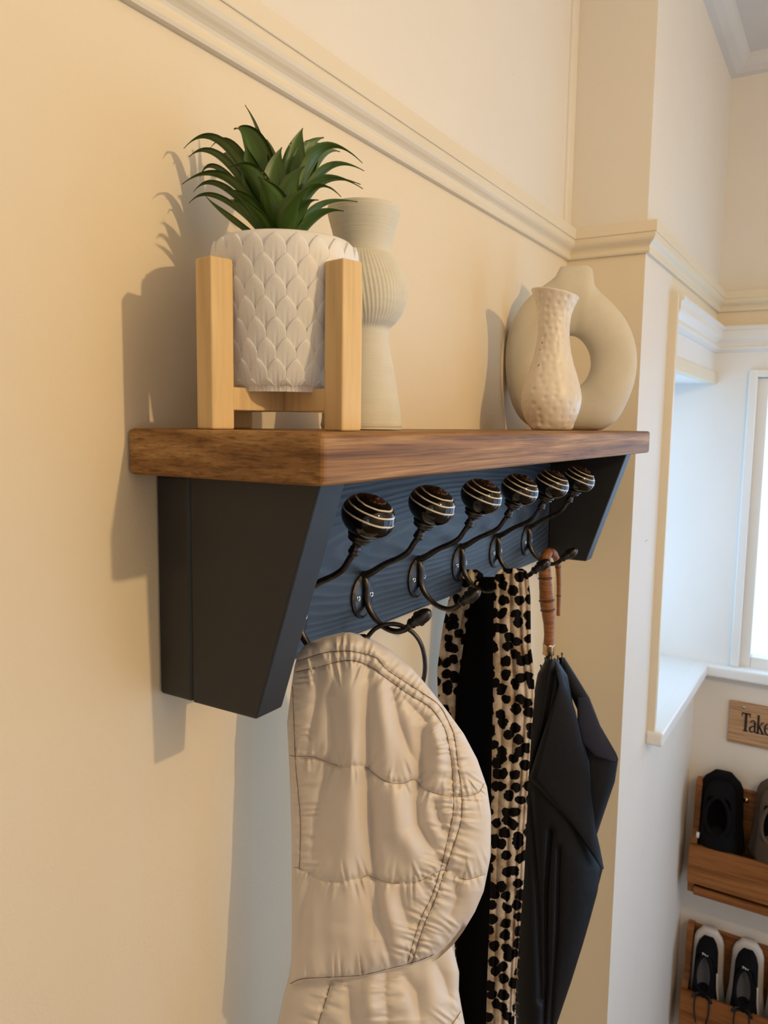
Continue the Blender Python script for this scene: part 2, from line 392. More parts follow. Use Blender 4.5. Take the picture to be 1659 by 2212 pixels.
def sweep(name, path, prof, mat, parent=None, ztop=0., ends=True):
    """horizontal moulding: prof (d, z) swept along the plan path; the room lies to the right of the path"""
    path = [np.array(p, float) for p in path]; n = len(path); V = []; m = len(prof)
    for i, p in enumerate(path):
        d0 = path[i]-path[i-1] if i > 0 else path[1]-path[0]; d1 = path[i+1]-path[i] if i < n-1 else d0
        d0 = d0/np.linalg.norm(d0); d1 = d1/np.linalg.norm(d1)
        n0 = np.array([d0[1], -d0[0]]); n1 = np.array([d1[1], -d1[0]]); b = n0+n1; b = b/(1+n0 @ n1)
        for d, z in prof: q = p+b*d; V.append((q[0], q[1], ztop+z))
    Fc = [(i*m+j, i*m+(j+1) % m, (i+1)*m+(j+1) % m, (i+1)*m+j) for i in range(n-1) for j in range(m)]
    Fc += [tuple(range(m))[::-1], tuple((n-1)*m+j for j in range(m))]
    bm = bmesh.new(); vs = [bm.verts.new(v) for v in V]
    for f in Fc: bm.faces.new([vs[i] for i in f])
    return frombm(name, bm, mat, parent)
prof = [(-.002, 0), (.0225, 0), (.0232, -.0008), (.0232, -.0192), (.0225, -.0202), (.0206, -.0204), (.0204, -.0222), (.0208, -.0250), (.0202, -.0290), (.0184, -.0325), (.0155, -.0355), (.0122, -.0380), (.0096, -.0405), (.0080, -.0432), (.0074, -.0455), (.0086, -.0464), (.0092, -.0485), (.0088, -.0520), (.0070, -.0547), (-.002, -.0547)]
S(sweep('trim_1', [(XB, 0), (XP, 0), (XP, -P), (XF, -P), (XF, YR)], prof, M['trim'], ztop=RT))
_c = HIT(1396, 1168, 1, -P); box('paint_chip', (_c[0]-.012, -P-.0006, _c[2]-.001), (_c[0]+.012, -P+.0003, _c[2]+.0012), M['sand'] if 'sand' in M else M['wall'], wb)
# boxed strip in the upper corner
S(box('trim_2', (1.066, -.006, RT), (1.101, .01, ZC), M['wall_upper'], bev=.004))
# plaster cove under the ceiling
cv = [(-.002, 0), (.05, 0), (.046, -.012), (.034, -.026), (.016, -.036), (-.002, -.040)]
S(sweep('trim_3', [(XP+.0, -P), (XF, -P), (XF, YR)], cv, M['ceiling'], ztop=ZC))
# head mouldings and casings of the windows
hp = [(-.002, 0), (.026, 0), (.028, -.004), (.028, -.010), (.022, -.014), (.021, -.030), (.018, -.036), (.010, -.046), (.011, -.054), (.016, -.058), (.014, -.064), (.006, -.070), (-.002, -.072)]
S(sweep('trim_4', [(WX0+.002, -P), (XF, -P), (XF, YR)], hp, M['white_trim'], ztop=.292))
S(box('trim_5', (WX0-.014, -P-.018, WZ0+.01), (WX0+.001, -P+.01, .292), M['trim'], bev=.0012))
S(box('trim_6', (WX0+.002, -P-.010, WZ1-.002), (XF, -P+.01, .165), M['trim'], bev=.002))
# window 1: recess in the side wall, reaching the far wall
w1 = empty('window_1', (1.65, .06, -.28), kind='structure')
fr = bmesh.new()
for a, b in (((WX0, .05, WZ0), (WX0+.05, .10, WZ1)), ((XF-.05, .05, WZ0), (XF, .10, WZ1)), ((WX0+.05, .052, WZ0), (XF-.05, .098, WZ0+.06)), ((WX0+.05, .052, WZ1-.05), (XF-.05, .098, WZ1)), ((1.64, .055, WZ0+.06), (1.68, .095, WZ1-.05))):
    box('', a, b, None, bev=.004, bm=fr)
frombm('window_frame', fr, M['white_trim'], w1)
box('window_pane', (WX0+.04, .073, WZ0+.05), (XF-.04, .077, WZ1-.04), M['glass'], w1)
# the L-shaped white sill under both windows
SZ = -.680
bm = bmesh.new()
box('', (WX0-.018, -P-.038, SZ-.034), (XF, -P+.002, SZ), None, bev=.007, seg=3, bm=bm)
box('', (WX0+.001, -P-.002, SZ-.024), (XF, .055, SZ-.0005), None, bm=bm)
box('', (XF-.036, -1.19, SZ-.034), (XF+.002, -P-.001, SZ-.0002), None, bev=.007, seg=3, bm=bm)
sl = frombm('window_sill', bm, M['white_trim'], w1, origin=(1.65, -.1, SZ))
# window 2: far wall
w2 = empty('window_2', (XF, -.7, -.28), kind='structure')
fr = bmesh.new()
box('', (XF-.012, -.246, SZ), (XF+.01, FY0-.006, FZ1+.022), None, bev=.003, bm=fr)      # raised bead round the opening
box('', (XF-.011, FY1-.02, FZ1+.001), (XF+.009, -.2465, FZ1+.021), None, bev=.003, bm=fr)
frombm('architrave', fr, M['white_trim'], w2)
fr = bmesh.new()
for a, b in (((XF+.012, FY0-.034, FZ0), (XF+.06, FY0, FZ1)), ((XF+.012, FY1, FZ0), (XF+.06, FY1+.04, FZ1)), ((XF+.014, FY1+.04, FZ1-.03), (XF+.058, FY0-.034, FZ1)), ((XF+.014, FY1+.04, SZ-.02), (XF+.058, FY0-.034, SZ+.03)), ((XF+.016, -.72, SZ+.03), (XF+.056, -.68, FZ1-.03))):
    box('', a, b, None, bev=.003, bm=fr)
frombm('window_frame', fr, M['white_trim'], w2)
box('window_pane', (XF+.034, FY1+.03, FZ0+.03), (XF+.038, FY0-.03, FZ1-.02), M['glass'], w2)
box('reveal_sill', (XF, FY1, SZ-.024), (XF+.02, FY0, SZ-.001), M['white_trim'], w2)
# skirting (out of frame below, kept simple)
S(box('baseboard_left', (XB, -.018, ZF), (XP, .01, ZF+.16), M['trim'], bev=.004))

# ------------------------------------------------------------------ coat rack shelf
D, T = .20, .0384
rk = empty('coat_rack_shelf', (.5, 0, -.12), 'wall shelf with stained wooden top, slate blue back board and six black knob hooks', 'shelf')
def bevbox(name, a, b, mat, parent, bev): return box(name, a, b, mat, parent, bev, 3)
bevbox('shelf_board', (0, -D, -T), (.9974, -.0005, 0), M['shelf'], rk, .0045)['label'] = 'stained oak brown shelf top'
TB = .0405; BZ = -.236
bb = bevbox('back_board', (.0300, -TB, BZ), (.9675, -.0005, -T-.0003), M['navy'], rk, .0035)
bb.data.materials.append(M['navy_side'])      # smooth sawn end
for f in bb.data.polygons:
    if abs(f.normal.x) > .5: f.material_index = 1
def bracket(x0, x1):
    poly = [(-TB-.0006, -T-.0003), (-.1765, -T-.0003), (-.1125, BZ), (-TB-.0006, BZ)]
    return prism('bracket', poly, x0, x1, 0, M['navy_side'], rk, .0018)
bracket(.0300, .0640); bracket(.9340, .9670)
HZ = -.1915
def vesica(hw, hh, n=20):
    pts = []
    for k in range(n): a = 2*math.pi*k/n; pts.append((hw*math.copysign(abs(math.cos(a))**1.15, math.cos(a)), hh*math.sin(a)))
    return pts
def make_hook(x):
    yb = -TB
    prim = [(yb-.002, -.1665), (yb-.006, -.1660), (-.0560, -.1610), (-.0640, -.1555), (-.0741, -.1495), (-.0902, -.1417), (-.1015, -.1336), (-.1081, -.124), (-.1135, -.1165)]
    up = spline([(x, a, b) for a, b in prim], 34)
    rU = np.interp(np.linspace(0, 1, 34), [0, .2, .5, .85, 1], [.0052, .0042, .0034, .0032, .0034])
    lowp = [(yb-.001, -.168), (yb-.0065, -.176), (yb-.0068, -.192), (-.0500, -.202), (-.0560, -.2117), (-.0657, -.2207), (-.0765, -.2253), (-.0883, -.2263), (-.0990, -.2222), (-.1060, -.2150)]
    lo = spline([(x, a, b) for a, b in lowp], 40)
    rL = np.interp(np.linspace(0, 1, 40), [0, .3, .6, .85, 1], [.0050, .0040, .0032, .0034, .0038])
    ad = ([], []); tube('', up, rU, None, seg=12, add=ad); tube('', lo, rL, None, seg=12, add=ad)
    h = mesh('coat_hook', ad[0], ad[1], M['iron'], rk, True, origin=(x, yb, HZ))
    # oval back plate, domed
    V = []; n = 20
    for hw, hh, y in ((.0225, .0260, yb), (.0225, .0260, yb-.0022), (.0190, .0225, yb-.0040), (.0095, .0130, yb-.0050)):
        for a, b in vesica(hw, hh): V.append((x+a, y, HZ+b))
    Fc = grid_faces(4, n, wrap=True)+[tuple(range(n)), tuple(3*n+k for k in range(n))[::-1]]
    pl = mesh('plate', V, Fc, M['iron'], h, False, origin=(x, yb, HZ))
    for s in (-1, 1):
        c = (x+s*.0138, yb-.0040, HZ)
        V = []; seg = 20
        for r, yy in ((.0036, 0), (.0036, -.0011), (.0030, -.0016), (.0018, -.0013), (.0014, .0006)):
            for k in range(seg):
                th = 2*math.pi*k/seg; rr = r*(1 if yy != .0006 and r > .002 else (1+.45*math.cos(4*th))); V.append((c[0]+rr*math.cos(th), c[1]+yy, c[2]+rr*math.sin(th)))
        mesh('screw', V, grid_faces(5, seg, wrap=True)+[tuple(4*seg+k for k in range(seg))], M['bright'], h, False, origin=c)
    # turned collar under the knob
    ax = Vector((0, -.0150, .0330)).normalized(); ctr = Vector((x, -.1295, -.0800)); base = Vector((x, -.1130, -.1180))
    L = (ctr-ax*.0195-base).length
    pr = [(.0032, -.002), (.0042, 0), (.0058, .0012), (.0062, .0030), (.0050, .0045), (.0056, .0058), (.0052, .0072), (.0042, .0090), (.0048, .0115), (.0072, .0135), (.0105, .0150), (.0112, .0165), (.0100, .0180), (.0122, .0195), (.0128, .0212), (.0110, .0228)]
    lathe('collar', [(r, z) for r, z in pr], M['iron'], h, 28, along(base, (ctr-ax*.019)-base))
    # ceramic knob
    pk = []
    for k in range(25):
        a = -math.pi/2+math.pi*k/24; r = .0262*math.cos(a)**.92 if 0 < k < 24 else .0001; z = .0205*math.sin(a)
        if z > .0172: z = .0172+(z-.0172)*.3
        pk.append((max(r, .0004), z))
    lathe('knob', pk, M['knob'], h, 48, along(ctr, ax))
    def pet(r, z, th): return r*(1+.10*math.cos(14*th)) if r > .004 else r
    lathe('rosette', [(.0104, .0176), (.0098, .0186), (.0060, .0192), (.0034, .0190), (.0032, .0206), (.0020, .0214), (.0004, .0217)], M['rosette'], h, 56, along(ctr, ax), fn=pet)
    # acorn finial
    b0 = Vector((x, -.1055, -.2155)); dr = Vector((0, -.0245, .0180)).normalized()
    pa = [(.0036, -.002), (.0058, .0010), (.0062, .0030), (.0046, .0050), (.0052, .0062), (.0066, .0080), (.0060, .0095), (.0050, .0105), (.0078, .0118), (.0090, .0135), (.0086, .0152), (.0082, .0160), (.0080, .0200), (.0072, .0245), (.0054, .0285), (.0030, .0308), (.0006, .0318)]
    lathe('acorn_finial', pa, M['iron'], h, 28, along(b0, dr))
    return h
for x in (.171, .2985, .4281, .5539, .6842, .8183): make_hook(x)

# ------------------------------------------------------------------ wooden plant stand
SQ = [(.018, -.083), (.072, -.167), (.156, -.113), (.102, -.029)]; SCX, SCY = .087, -.098
ps = empty('plant_stand', (SCX, SCY, 0), 'pale pine plant stand of four square posts and crossed rails on the wooden shelf', 'plant stand')
PH = .131
for (x, y) in SQ:
    an = math.atan2(y-SCY, x-SCX); bm = bmesh.new(); box('', (-.0105, -.0105, 0.0003), (.0105, .0105, PH), None, bev=.0015, seg=2, bm=bm)
    bmesh.ops.rotate(bm, verts=bm.verts, cent=(0, 0, 0), matrix=Matrix.Rotation(an, 3, 'Z')); bmesh.ops.translate(bm, verts=bm.verts, vec=(x, y, 0))
    frombm('post', bm, M['pine'], ps, origin=(x, y, 0))
for k in (0, 1):
    a, b = SQ[k], SQ[k+2]
    for (e0, e1) in ((a, b),) if k == 0 else ((a, (SCX, SCY)), ((SCX, SCY), b)):
        d = Vector((e1[0]-e0[0], e1[1]-e0[1], 0)); L = d.length; u = d.normalized(); n = Vector((-u.y, u.x, 0))
        s0 = .0105 if e0 != (SCX, SCY) else .0092; s1 = L-(.0105 if e1 != (SCX, SCY) else .0092)
        bm = bmesh.new(); box('', (s0, -.0088, .0155), (s1, .0088, .0335), None, bev=.0006, seg=1, bm=bm)
        mt = Matrix(((u.x, n.x, 0, e0[0]), (u.y, n.y, 0, e0[1]), (0, 0, 1, 0), (0, 0, 0, 1))); bmesh.ops.transform(bm, matrix=mt, verts=bm.verts)
        frombm('rail', bm, M['shelf_pine'] if 'shelf_pine' in M else M['pine'], ps, origin=(SCX, SCY, .024))

# ------------------------------------------------------------------ potted plant
pp = empty('potted_plant', (SCX, SCY, .0337), 'green spiky artificial plant in a white scalloped pot on a pine stand', 'plant')
PZ0 = .0340
pz = [PZ0, PZ0+.002, .045, .070, .100, .125, .138, .146, .151, .1535]; prr = [.0460, .0482, .0500, .0535, .0565, .0585, .0596, .0590, .0570, .0545]
RZ = lambda z: float(np.interp(z, pz, prr))
body = [(.001, PZ0+.001)]+[(r, z) for r, z in zip(prr, pz)]+[(.0515, .1538), (.0500, .1520), (.0490, .1460), (.0485, .1440)]
pot = lathe('pot', body, M['pot'], pp, 72, loc=(SCX, SCY, 0))
lathe('pot_filler', [(.0486, .1405), (.0486, .1445), (.030, .1462), (.001, .1475)], M['soil'], pp, 40, loc=(SCX, SCY, 0))
NPET = 22
for row in range(8):
    zt = .0405+row*.0157; V = []; nt, ns = 9, 15
    ln = .0315 if row > 1 else (.0255 if row == 1 else zt-PZ0-.0005)
    r0 = RZ(zt-.008); hw = math.pi/NPET*1.06
    for i in range(nt):
        t = i/(nt-1); z = zt-ln*t; wd_ = min(1, (t*ln/.0105)**.66) if t > 0 else .05
        for j in range(ns):
            s = -1+2*j/(ns-1); th = hw*wd_*s
            off = .0024*(1-t)**.8*(1-.22*s*s)+.0003
            off -= .0011*math.exp(-((s-.02)/.10)**2)*smoothstep(.25, .7, t)+.0007*(math.exp(-((s-.45)/.12)**2)+math.exp(-((s+.45)/.12)**2))*smoothstep(.3, .8, t)
            zz = min(z, .1525); r = RZ(zz)+off; V.append((r*math.cos(th), r*math.sin(th), zz if row < 7 else z-.0))
    nv = len(V)
    # skirt down to the pot wall round the outline
    out = [(0, j) for j in range(ns)]+[(i, ns-1) for i in range(1, nt)]
    outl = [(i, 0) for i in range(nt-1, 0, -1)]+out
    for (i, j) in outl:
        x, y, z = V[i*ns+j]; r = math.hypot(x, y); k = (RZ(z)-.0012)/r; V.append((x*k, y*k, z))
    Fc = grid_faces(nt, ns)
    Fc = [f[::-1] for f in Fc]
    for a in range(len(outl)-1):
        i0 = outl[a][0]*ns+outl[a][1]; i1 = outl[a+1][0]*ns+outl[a+1][1]; Fc.append((i0, i1, nv+a+1, nv+a))
    bm = bmesh.new(); vs = [bm.verts.new(v) for v in V]
    for f in Fc: bm.faces.new([vs[i] for i in f])
    bmesh.ops.recalc_face_normals(bm, faces=bm.faces)
    me = bpy.data.meshes.new('petal'); bm.to_mesh(me); bm.free(); me.polygons.foreach_set('use_smooth', [i < (nt-1)*(ns-1) for i in range(len(me.polygons))]); me.materials.append(M['pot'])
    if row == 7:
        pass
    for k in range(NPET):
        o = bpy.data.objects.new('petal', me); COL.objects.link(o); o.location = (SCX, SCY, 0)
        o.rotation_euler = (0, 0, 2*math.pi*(k+(.5 if row % 2 else 0))/NPET+.11); par(o, pot)
# leaves: tip pixel, mid pixel, how far the tip comes towards (-) or away (+) from the viewer, half width (m), blade roll
def c2(x, y): return 260+x/2.592, 200+y/2.592
leaves = [((697, 68), (790, 300), (.012), .0042, .3), ((635, 203), (762, 300), (.010), .0090, .9), ((705, 295), (745, 470), (.000), .0085, .9),
 ((905, 305), (868, 480), (-.004), .0088, 1), ((1022, 198), (975, 390), (.008), .0088, 1), ((1140, 250), (1010, 380), (.016), .0075, .7), ((1155, 305), (1060, 370), (.030), .0062, .6),
 ((1355, 393), (1130, 330), (-.006), .0068, .35), ((1365, 437), (1150, 440), (.012), .0056, .3), ((1358, 537), (1130, 500), (-.010), .0058, .35), ((1345, 513), (1120, 520), (.014), .0050, .3),
 ((1328, 610), (1120, 640), (.018), .0044, .3), ((1250, 662), (1120, 690), (-.016), .0062, .35),
 ((355, 312), (560, 290), (-.004), .0064, .35), ((505, 308), (640, 320), (.018), .0050, .4), ((385, 358), (560, 375), (.008), .0062, .3), ((445, 475), (560, 440), (.024), .0044, .3),
 ((345, 512), (570, 480), (-.014), .0064, .35), ((410, 555), (560, 530), (.016), .0050, .3), ((385, 618), (540, 590), (.004), .0044, .3), ((480, 580), (600, 700), (-.012), .0046, .35),
 ((610, 415), (740, 470), (-.022), .0082, .7), ((772, 470), (850, 600), (-.036), .0100, 1), ((1033, 410), (930, 560), (-.020), .0095, 1), ((1046, 530), (950, 660), (-.038), .0088, .9),
 ((585, 545), (700, 610), (-.026), .0066, .5), ((690, 600), (760, 690), (-.040), .0060, .6), ((640, 600), (660, 640), (-.034), .0048, .5), ((1235, 582), (1090, 540), (-.030), .0050, .4), ((1110, 600), (1020, 650), (-.034), .0056, .6),
 ((560, 380), (640, 400), (.040), .0050, .4), ((1230, 330), (1100, 400), (.042), .0050, .4), ((820, 260), (850, 420), (.036), .0070, .8), ((960, 330), (930, 480), (.044), .0070, .8)]
dc = DEP(SCX, SCY, .16); view = Vector((_f[0], _f[1], 0)).normalized()
for tipp, midp, dz, hw, face in leaves:
    n = 22; tp, mp = c2(*tipp), c2(*midp); k = 1 if tipp[0] > 880 else -1
    base = Vector((SCX, SCY, .1455)) + Vector(_r2.tolist())*(.0045*k*min(1, abs(tipp[0]-880)/250)) + view*max(-.008, min(.008, dz*.4))
    tip = Vector(W(*tp, dc+dz).tolist()); mid = Vector(W(*mp, dc+dz*.62).tolist())
    ctrl = (mid-.1764*base-.3364*tip)/.4872
    cl = np.array([((1-t)**2*base+2*t*(1-t)*ctrl+t*t*tip)[:] for t in np.linspace(0, 1, n)])
    Tn = np.gradient(cl, axis=0); Tn /= np.linalg.norm(Tn, axis=1)[:, None]
    side = np.array(_r2)*face + np.array(view)*(1.02-face)*k    # blades that face us spread sideways, the others are seen on edge
    V = []; U = []; ns = 7
    for i in range(n):
        t = i/(n-1); w_ = side-Tn[i]*(side @ Tn[i]); w_ /= np.linalg.norm(w_); nn = np.cross(w_, Tn[i])
        if nn @ np.array([0, 0, 1]) < 0: nn = -nn
        prof_ = (.50+.50*math.sin(min(1, t/.48)*math.pi/2))*(1-smoothstep(.45, 1.02, t))**.8
        ww = max(hw*1.22*prof_, .00025)
        for layer in (0,):
            for j in range(ns):
                s = -1+2*j/(ns-1); V.append(cl[i]+w_*ww*s+nn*(ww*.42*s*s)); U.append((j/(ns-1), t))
    m0 = len(V); th = .0006
    V += [v-np.array([0, 0, th])*(1 if 0 < (q % ns) < ns-1 else .2) for q, v in enumerate(V[:m0])]; U += U[:m0]
    Fc = grid_faces(n, ns)+[f[::-1] for f in grid_faces(n, ns, m0)]
    for i in range(n-1):
        for j in (0, ns-1): Fc.append((i*ns+j, (i+1)*ns+j, m0+(i+1)*ns+j, m0+i*ns+j))
    mesh('leaf', V, Fc, M['leaf'], pp, True, uv=U, origin=base)

# ------------------------------------------------------------------ vases
tvx, tvy = .2245, -.086; k_ = DEP(tvx, tvy, .1)/F
def prf(pairs, ybase, kk): return [(r*kk, (ybase-y)*kk) for y, r in pairs]
pr = [(930, 60), (929, 87), (922, 89), (880, 84), (840, 77), (800, 69), (760, 61), (735, 57), (716, 57), (711, 60), (700, 72), (680, 86), (660, 93), (640, 95.5), (620, 94), (600, 88), (580, 77), (565, 66), (556, 59.5), (545, 59.5), (530, 62.5), (510, 67), (490, 73), (475, 77), (466, 77), (461, 75.5), (460, 72), (464, 70), (490, 66), (530, 55), (560, 50)]
pz_ = prf(pr, 930, k_); P3 = np.array(pz_); pts = []
for i in range(len(pz_)-1):
    for t in np.linspace(0, 1, 5, endpoint=False): pts.append(tuple(P3[i]*(1-t)+P3[i+1]*t))
pts.append(pz_[-1])
zlo, zhi = (930-716)*k_, (930-556)*k_
def flute(r, z, th):
    if zlo < z < zhi and r > 58*k_:
        m = math.sin((z-zlo)/(zhi-zlo)*math.pi)**.5; return r+.00055*m*math.cos(64*th+18*(z-zlo)/(zhi-zlo))
    return r+.00022*math.sin(z*2100)
v = lathe('vase', pts, M['throwing'], None, 256, loc=(tvx, tvy, .0003), fn=flute)
tag(v, 'tall pale stoneware vase with flared rim and ribbed round middle behind plant stand', 'vase')
# ring vase: outline and hole lofted into one skin
RVX = float(HIT(1225, 925, 1, -.102)[0])
def ring_vase():
    cx, cy = RVX, -.102; kk = DEP(cx, cy, .13)/F; pc = 1231
    ang = math.radians(-74); ux, uy = math.cos(ang), math.sin(ang)      # plan direction of the vase's width
    sc = .965/ (np.array([ux, uy, 0]) @ _r2)
    out = [(-52, 0), (-87, 12), (-115, 45), (-133, 100), (-139, 160), (-134, 215), (-115, 262), (-88, 296), (-60, 318), (-40, 333), (-31, 344), (-29, 356), (34, 356), (38, 330), (52, 305), (80, 278), (108, 245), (128, 205), (138, 160), (136, 110), (122, 62), (104, 26), (80, 6), (52, 0)]
    inn = [(-5, 97), (-24, 112), (-38, 135), (-44, 163), (-40, 185), (-28, 200), (-8, 207), (12, 204), (28, 190), (40, 168), (44, 140), (36, 114), (22, 98), (8, 94)]
    # resample both by angle round the hole centre
    hc = np.array([0., 150.]); n = 96
    def res(poly):
        Pp = np.array(poly+[poly[0]], float); q = spline(Pp, 600)-hc; a = np.arctan2(q[:, 1], q[:, 0]); r = np.hypot(q[:, 0], q[:, 1])
        o = np.argsort(a); aa = np.linspace(-math.pi, math.pi, n, endpoint=False); return aa, np.interp(aa, a[o], r[o], period=2*math.pi)
    aa, ro = res(out); _, ri = res(inn); V = []; m = 28
    for a, r1, r0 in zip(aa, ro, ri):
        c = (r1+r0)/2; hr = (r1-r0)/2; c_ = hc+np.array([math.cos(a), math.sin(a)])*c
        for k in range(m):
            th = 2*math.pi*k/m; rr = c+hr*math.cos(th); p = hc+np.array([math.cos(a), math.sin(a)])*rr
            th_d = min(34, hr*.95) * (1 if p[1] < 290 else 1-.25*smoothstep(290, 356, p[1])); dd = th_d*math.copysign(abs(math.sin(th))**.85, math.sin(th))
            zz = max(p[1], .4)
            V.append((cx+ux*p[0]*kk*sc+uy*dd*kk, cy+uy*p[0]*kk*sc-ux*dd*kk, zz*kk*.978))
    return mesh('vase', V, grid_faces(n, m, wrap=True)+[((n-1)*m+j, (n-1)*m+(j+1) % m, (j+1) % m, j) for j in range(m)], M['sand'], None, True, origin=(cx, cy, 0))
v = ring_vase(); tag(v, 'sandy ring shaped vase with a hole through its middle at the shelf end', 'vase')
# small dimpled vase
svx, svy = .705, -.116; ks = DEP(svx, svy, .1)/F
pr = [(925, 20), (927, 34), (924, 44), (905, 54), (880, 62), (860, 64.5), (840, 62), (815, 55), (785, 45), (755, 38), (725, 34), (700, 34), (675, 37), (655, 43.5), (641, 49.5), (637.5, 50.5), (638, 47), (660, 39), (690, 31)]
P3 = spline([(r*ks, (927-y)*ks+.0006, 0) for y, r in pr], 150); zt = 289*ks
def dimple(r, z, th):
    row = z/.0098; i = round(row); a = th*15/(2*math.pi)+(.5 if i % 2 else 0)+.22*math.sin(i*2.3); da = (a-round(a)+.12*math.sin(i*5.1+round(a)*3.7))*2*math.pi*r/15; dz_ = (row-i+.14*math.sin(round(a)*4.3+i))*.0098
    r -= (.0012+.0005*math.sin(i*3.1+round(a)*2.1))*math.exp(-(da*da+dz_*dz_)/(.0031**2))
    if z < .012: r *= 1-.10*(1-z/.012)*math.cos(3*th+.8)      # three shallow lobes at the foot
    return r
v = lathe('vase', [(max(p[0], .001), p[1]) for p in P3], M['cream_cer'], None, 160, loc=(svx, svy, 0), fn=dimple)
for vt in v.data.vertices:      # the lip is cut at a slant
    k = max(0, (vt.co.z-.11)/.09); vt.co.z -= (vt.co.x*_r2[0]+vt.co.y*_r2[1])*.19*k
v.data.update()
tag(v, 'small cream dimpled bottle vase standing in front of the ring vase', 'vase')
# chips in its glaze
for (cx_, cy_, s) in ((1160, 791, 1.5), (1162, 757, 1.0), (1165, 742, .8)):
    ray = HIT(cx_, cy_, 1, svy); d = np.array([svx, svy])-CAM[:2]; d /= np.linalg.norm(d)
    r_ = dict(((791, 46), (757, 38), (742, 36)))[cy_]*ks; lat = (cx_-1188)*ks
    pr2 = -math.sqrt(max(r_*r_-lat*lat, 0)); c = np.array([svx, svy])+d*pr2+np.array([d[1], -d[0]])*lat
    pz2 = (927-cy_)*ks
    V = [(0, 0, 0)]; nn_ = 9
    for k in range(nn_): a = 2*math.pi*k/nn_; rr = s*.0011*(1+.4*math.sin(3*a+cx_)); V.append((rr*math.cos(a), 0, rr*1.5*math.sin(a)))
    V = [(c[0]+p[0]*d[1]*-1*-1-d[0]*.0001, c[1]-p[0]*d[0]-d[1]*.0001, pz2+p[2]) for p in V]
    V2 = V+[(p[0]-d[0]*.0004, p[1]-d[1]*.0004, p[2]) for p in V]
    k0 = len(V); F2 = [(0, 1+k, 1+(k+1) % nn_) for k in range(nn_)]+[(k0, k0+1+(k+1) % nn_, k0+1+k) for k in range(nn_)]
    F2 += [(1+k, k0+1+k, k0+1+(k+1) % nn_, 1+(k+1) % nn_) for k in range(nn_)]
    mesh('glaze_chip', V2, F2, M['chip'], v)

# ------------------------------------------------------------------ cream quilted coat
C4 = lambda pts: [(560+x/2.537, 1340+y/2.537) for x, y in pts]
def seglen(poly):
    p = np.array(poly, float); return np.concatenate([[0], np.cumsum(np.hypot(*np.diff(p, axis=0).T))])
def dist(X, Y, poly):
    """distance of every grid point to a polyline, and the arc length of the nearest point"""
    p = np.array(poly, float); L = seglen(poly); best = np.full(X.shape, 1e9); arc = np.zeros(X.shape); sgn = np.zeros(X.shape)
    for i in range(len(p)-1):
        a, b = p[i], p[i+1]; d = b-a; l2 = d @ d; t = np.clip(((X-a[0])*d[0]+(Y-a[1])*d[1])/l2, 0, 1)
        dx, dy = X-a[0]-t*d[0], Y-a[1]-t*d[1]; q = np.hypot(dx, dy); m = q < best
        best = np.where(m, q, best); arc = np.where(m, L[i]+t*math.sqrt(l2), arc); sgn = np.where(m, np.sign(d[0]*dy-d[1]*dx), sgn)
    return best, arc, sgn
seamA = C4([(150, 250), (210, 225), (350, 180), (440, 170), (520, 172), (640, 205), (700, 270), (850, 370), (980, 460), (1040, 560), (1070, 640), (1090, 800), (1110, 960), (1105, 1100), (1060, 1250), (1015, 1380), (960, 1540), (900, 1680), (838, 1875)])
seamB = C4([(150, 300), (195, 285), (330, 255), (430, 228), (520, 222), (620, 260), (700, 320), (820, 405), (940, 480), (1010, 580), (1035, 660), (1055, 800), (1065, 960), (1062, 1060), (1030, 1210), (1000, 1340), (950, 1500), (880, 1650), (812, 1880)])
q1 = C4([(150, 735), (200, 745), (300, 750), (430, 795), (570, 800), (640, 850), (700, 885), (790, 893), (850, 872), (900, 920), (990, 955), (1110, 965), (1200, 945), (1240, 885), (1300, 850)])
q2 = C4([(150, 1350), (220, 1360), (330, 1410), (440, 1435), (550, 1415), (600, 1400), (680, 1430), (740, 1440), (860, 1435), (1000, 1370), (1040, 1385), (1130, 1420), (1225, 1395), (1290, 1370)])
q3 = C4([(120, 2010), (170, 1990), (240, 1965), (400, 1955), (560, 1945), (690, 1915), (860, 1870), (960, 1830), (1050, 1740), (1110, 1660)])
vl = C4([(180, 300), (190, 560), (200, 800), (225, 1100), (220, 1360)])
flat_seams = [(seamA, 5.0, 3.2), (seamB, 5.0, 3.2), (q1, 4.8, 5.0), (q2, 4.8, 5.2)]
valleys = [(C4([(575, 255), (572, 500), (575, 900), (600, 1300), (640, 1650), (700, 1880)]), 15, 10), (C4([(690, 330), (720, 440), (745, 560), (800, 720), (860, 800)]), 12, 6),
 (C4([(875, 560), (860, 870), (838, 1000), (850, 1120), (930, 1260), (1010, 1350)]), 15, 11), (C4([(300, 260), (290, 420), (255, 620), (240, 740)]), 12, 5),
 (C4([(400, 250), (350, 420), (380, 700), (320, 950), (280, 1200), (262, 1360)]), 14, 6), (C4([(262, 1360), (210, 1650), (190, 1960)]), 12, 5),
 (C4([(1200, 780), (1130, 620), (1060, 500)]), 10, 4), (C4([(1030, 1370), (1060, 1520), (1010, 1650)]), 13, 6), (C4([(740, 1440), (760, 1560), (800, 1700)]), 13, 5),
 (C4([(930, 960), (960, 1080), (1020, 1210)]), 10, 6), (C4([(760, 420), (900, 560), (860, 640)]), 10, 4), (C4([(560, 1420), (600, 1600), (600, 1760)]), 14, 4), (C4([(1000, 960), (1040, 820), (1020, 700)]), 8, 4)]
valleys = [([(x+9, y) for x, y in a], b, c) for a, b, c in valleys]     # the trough lies just beyond each fold line
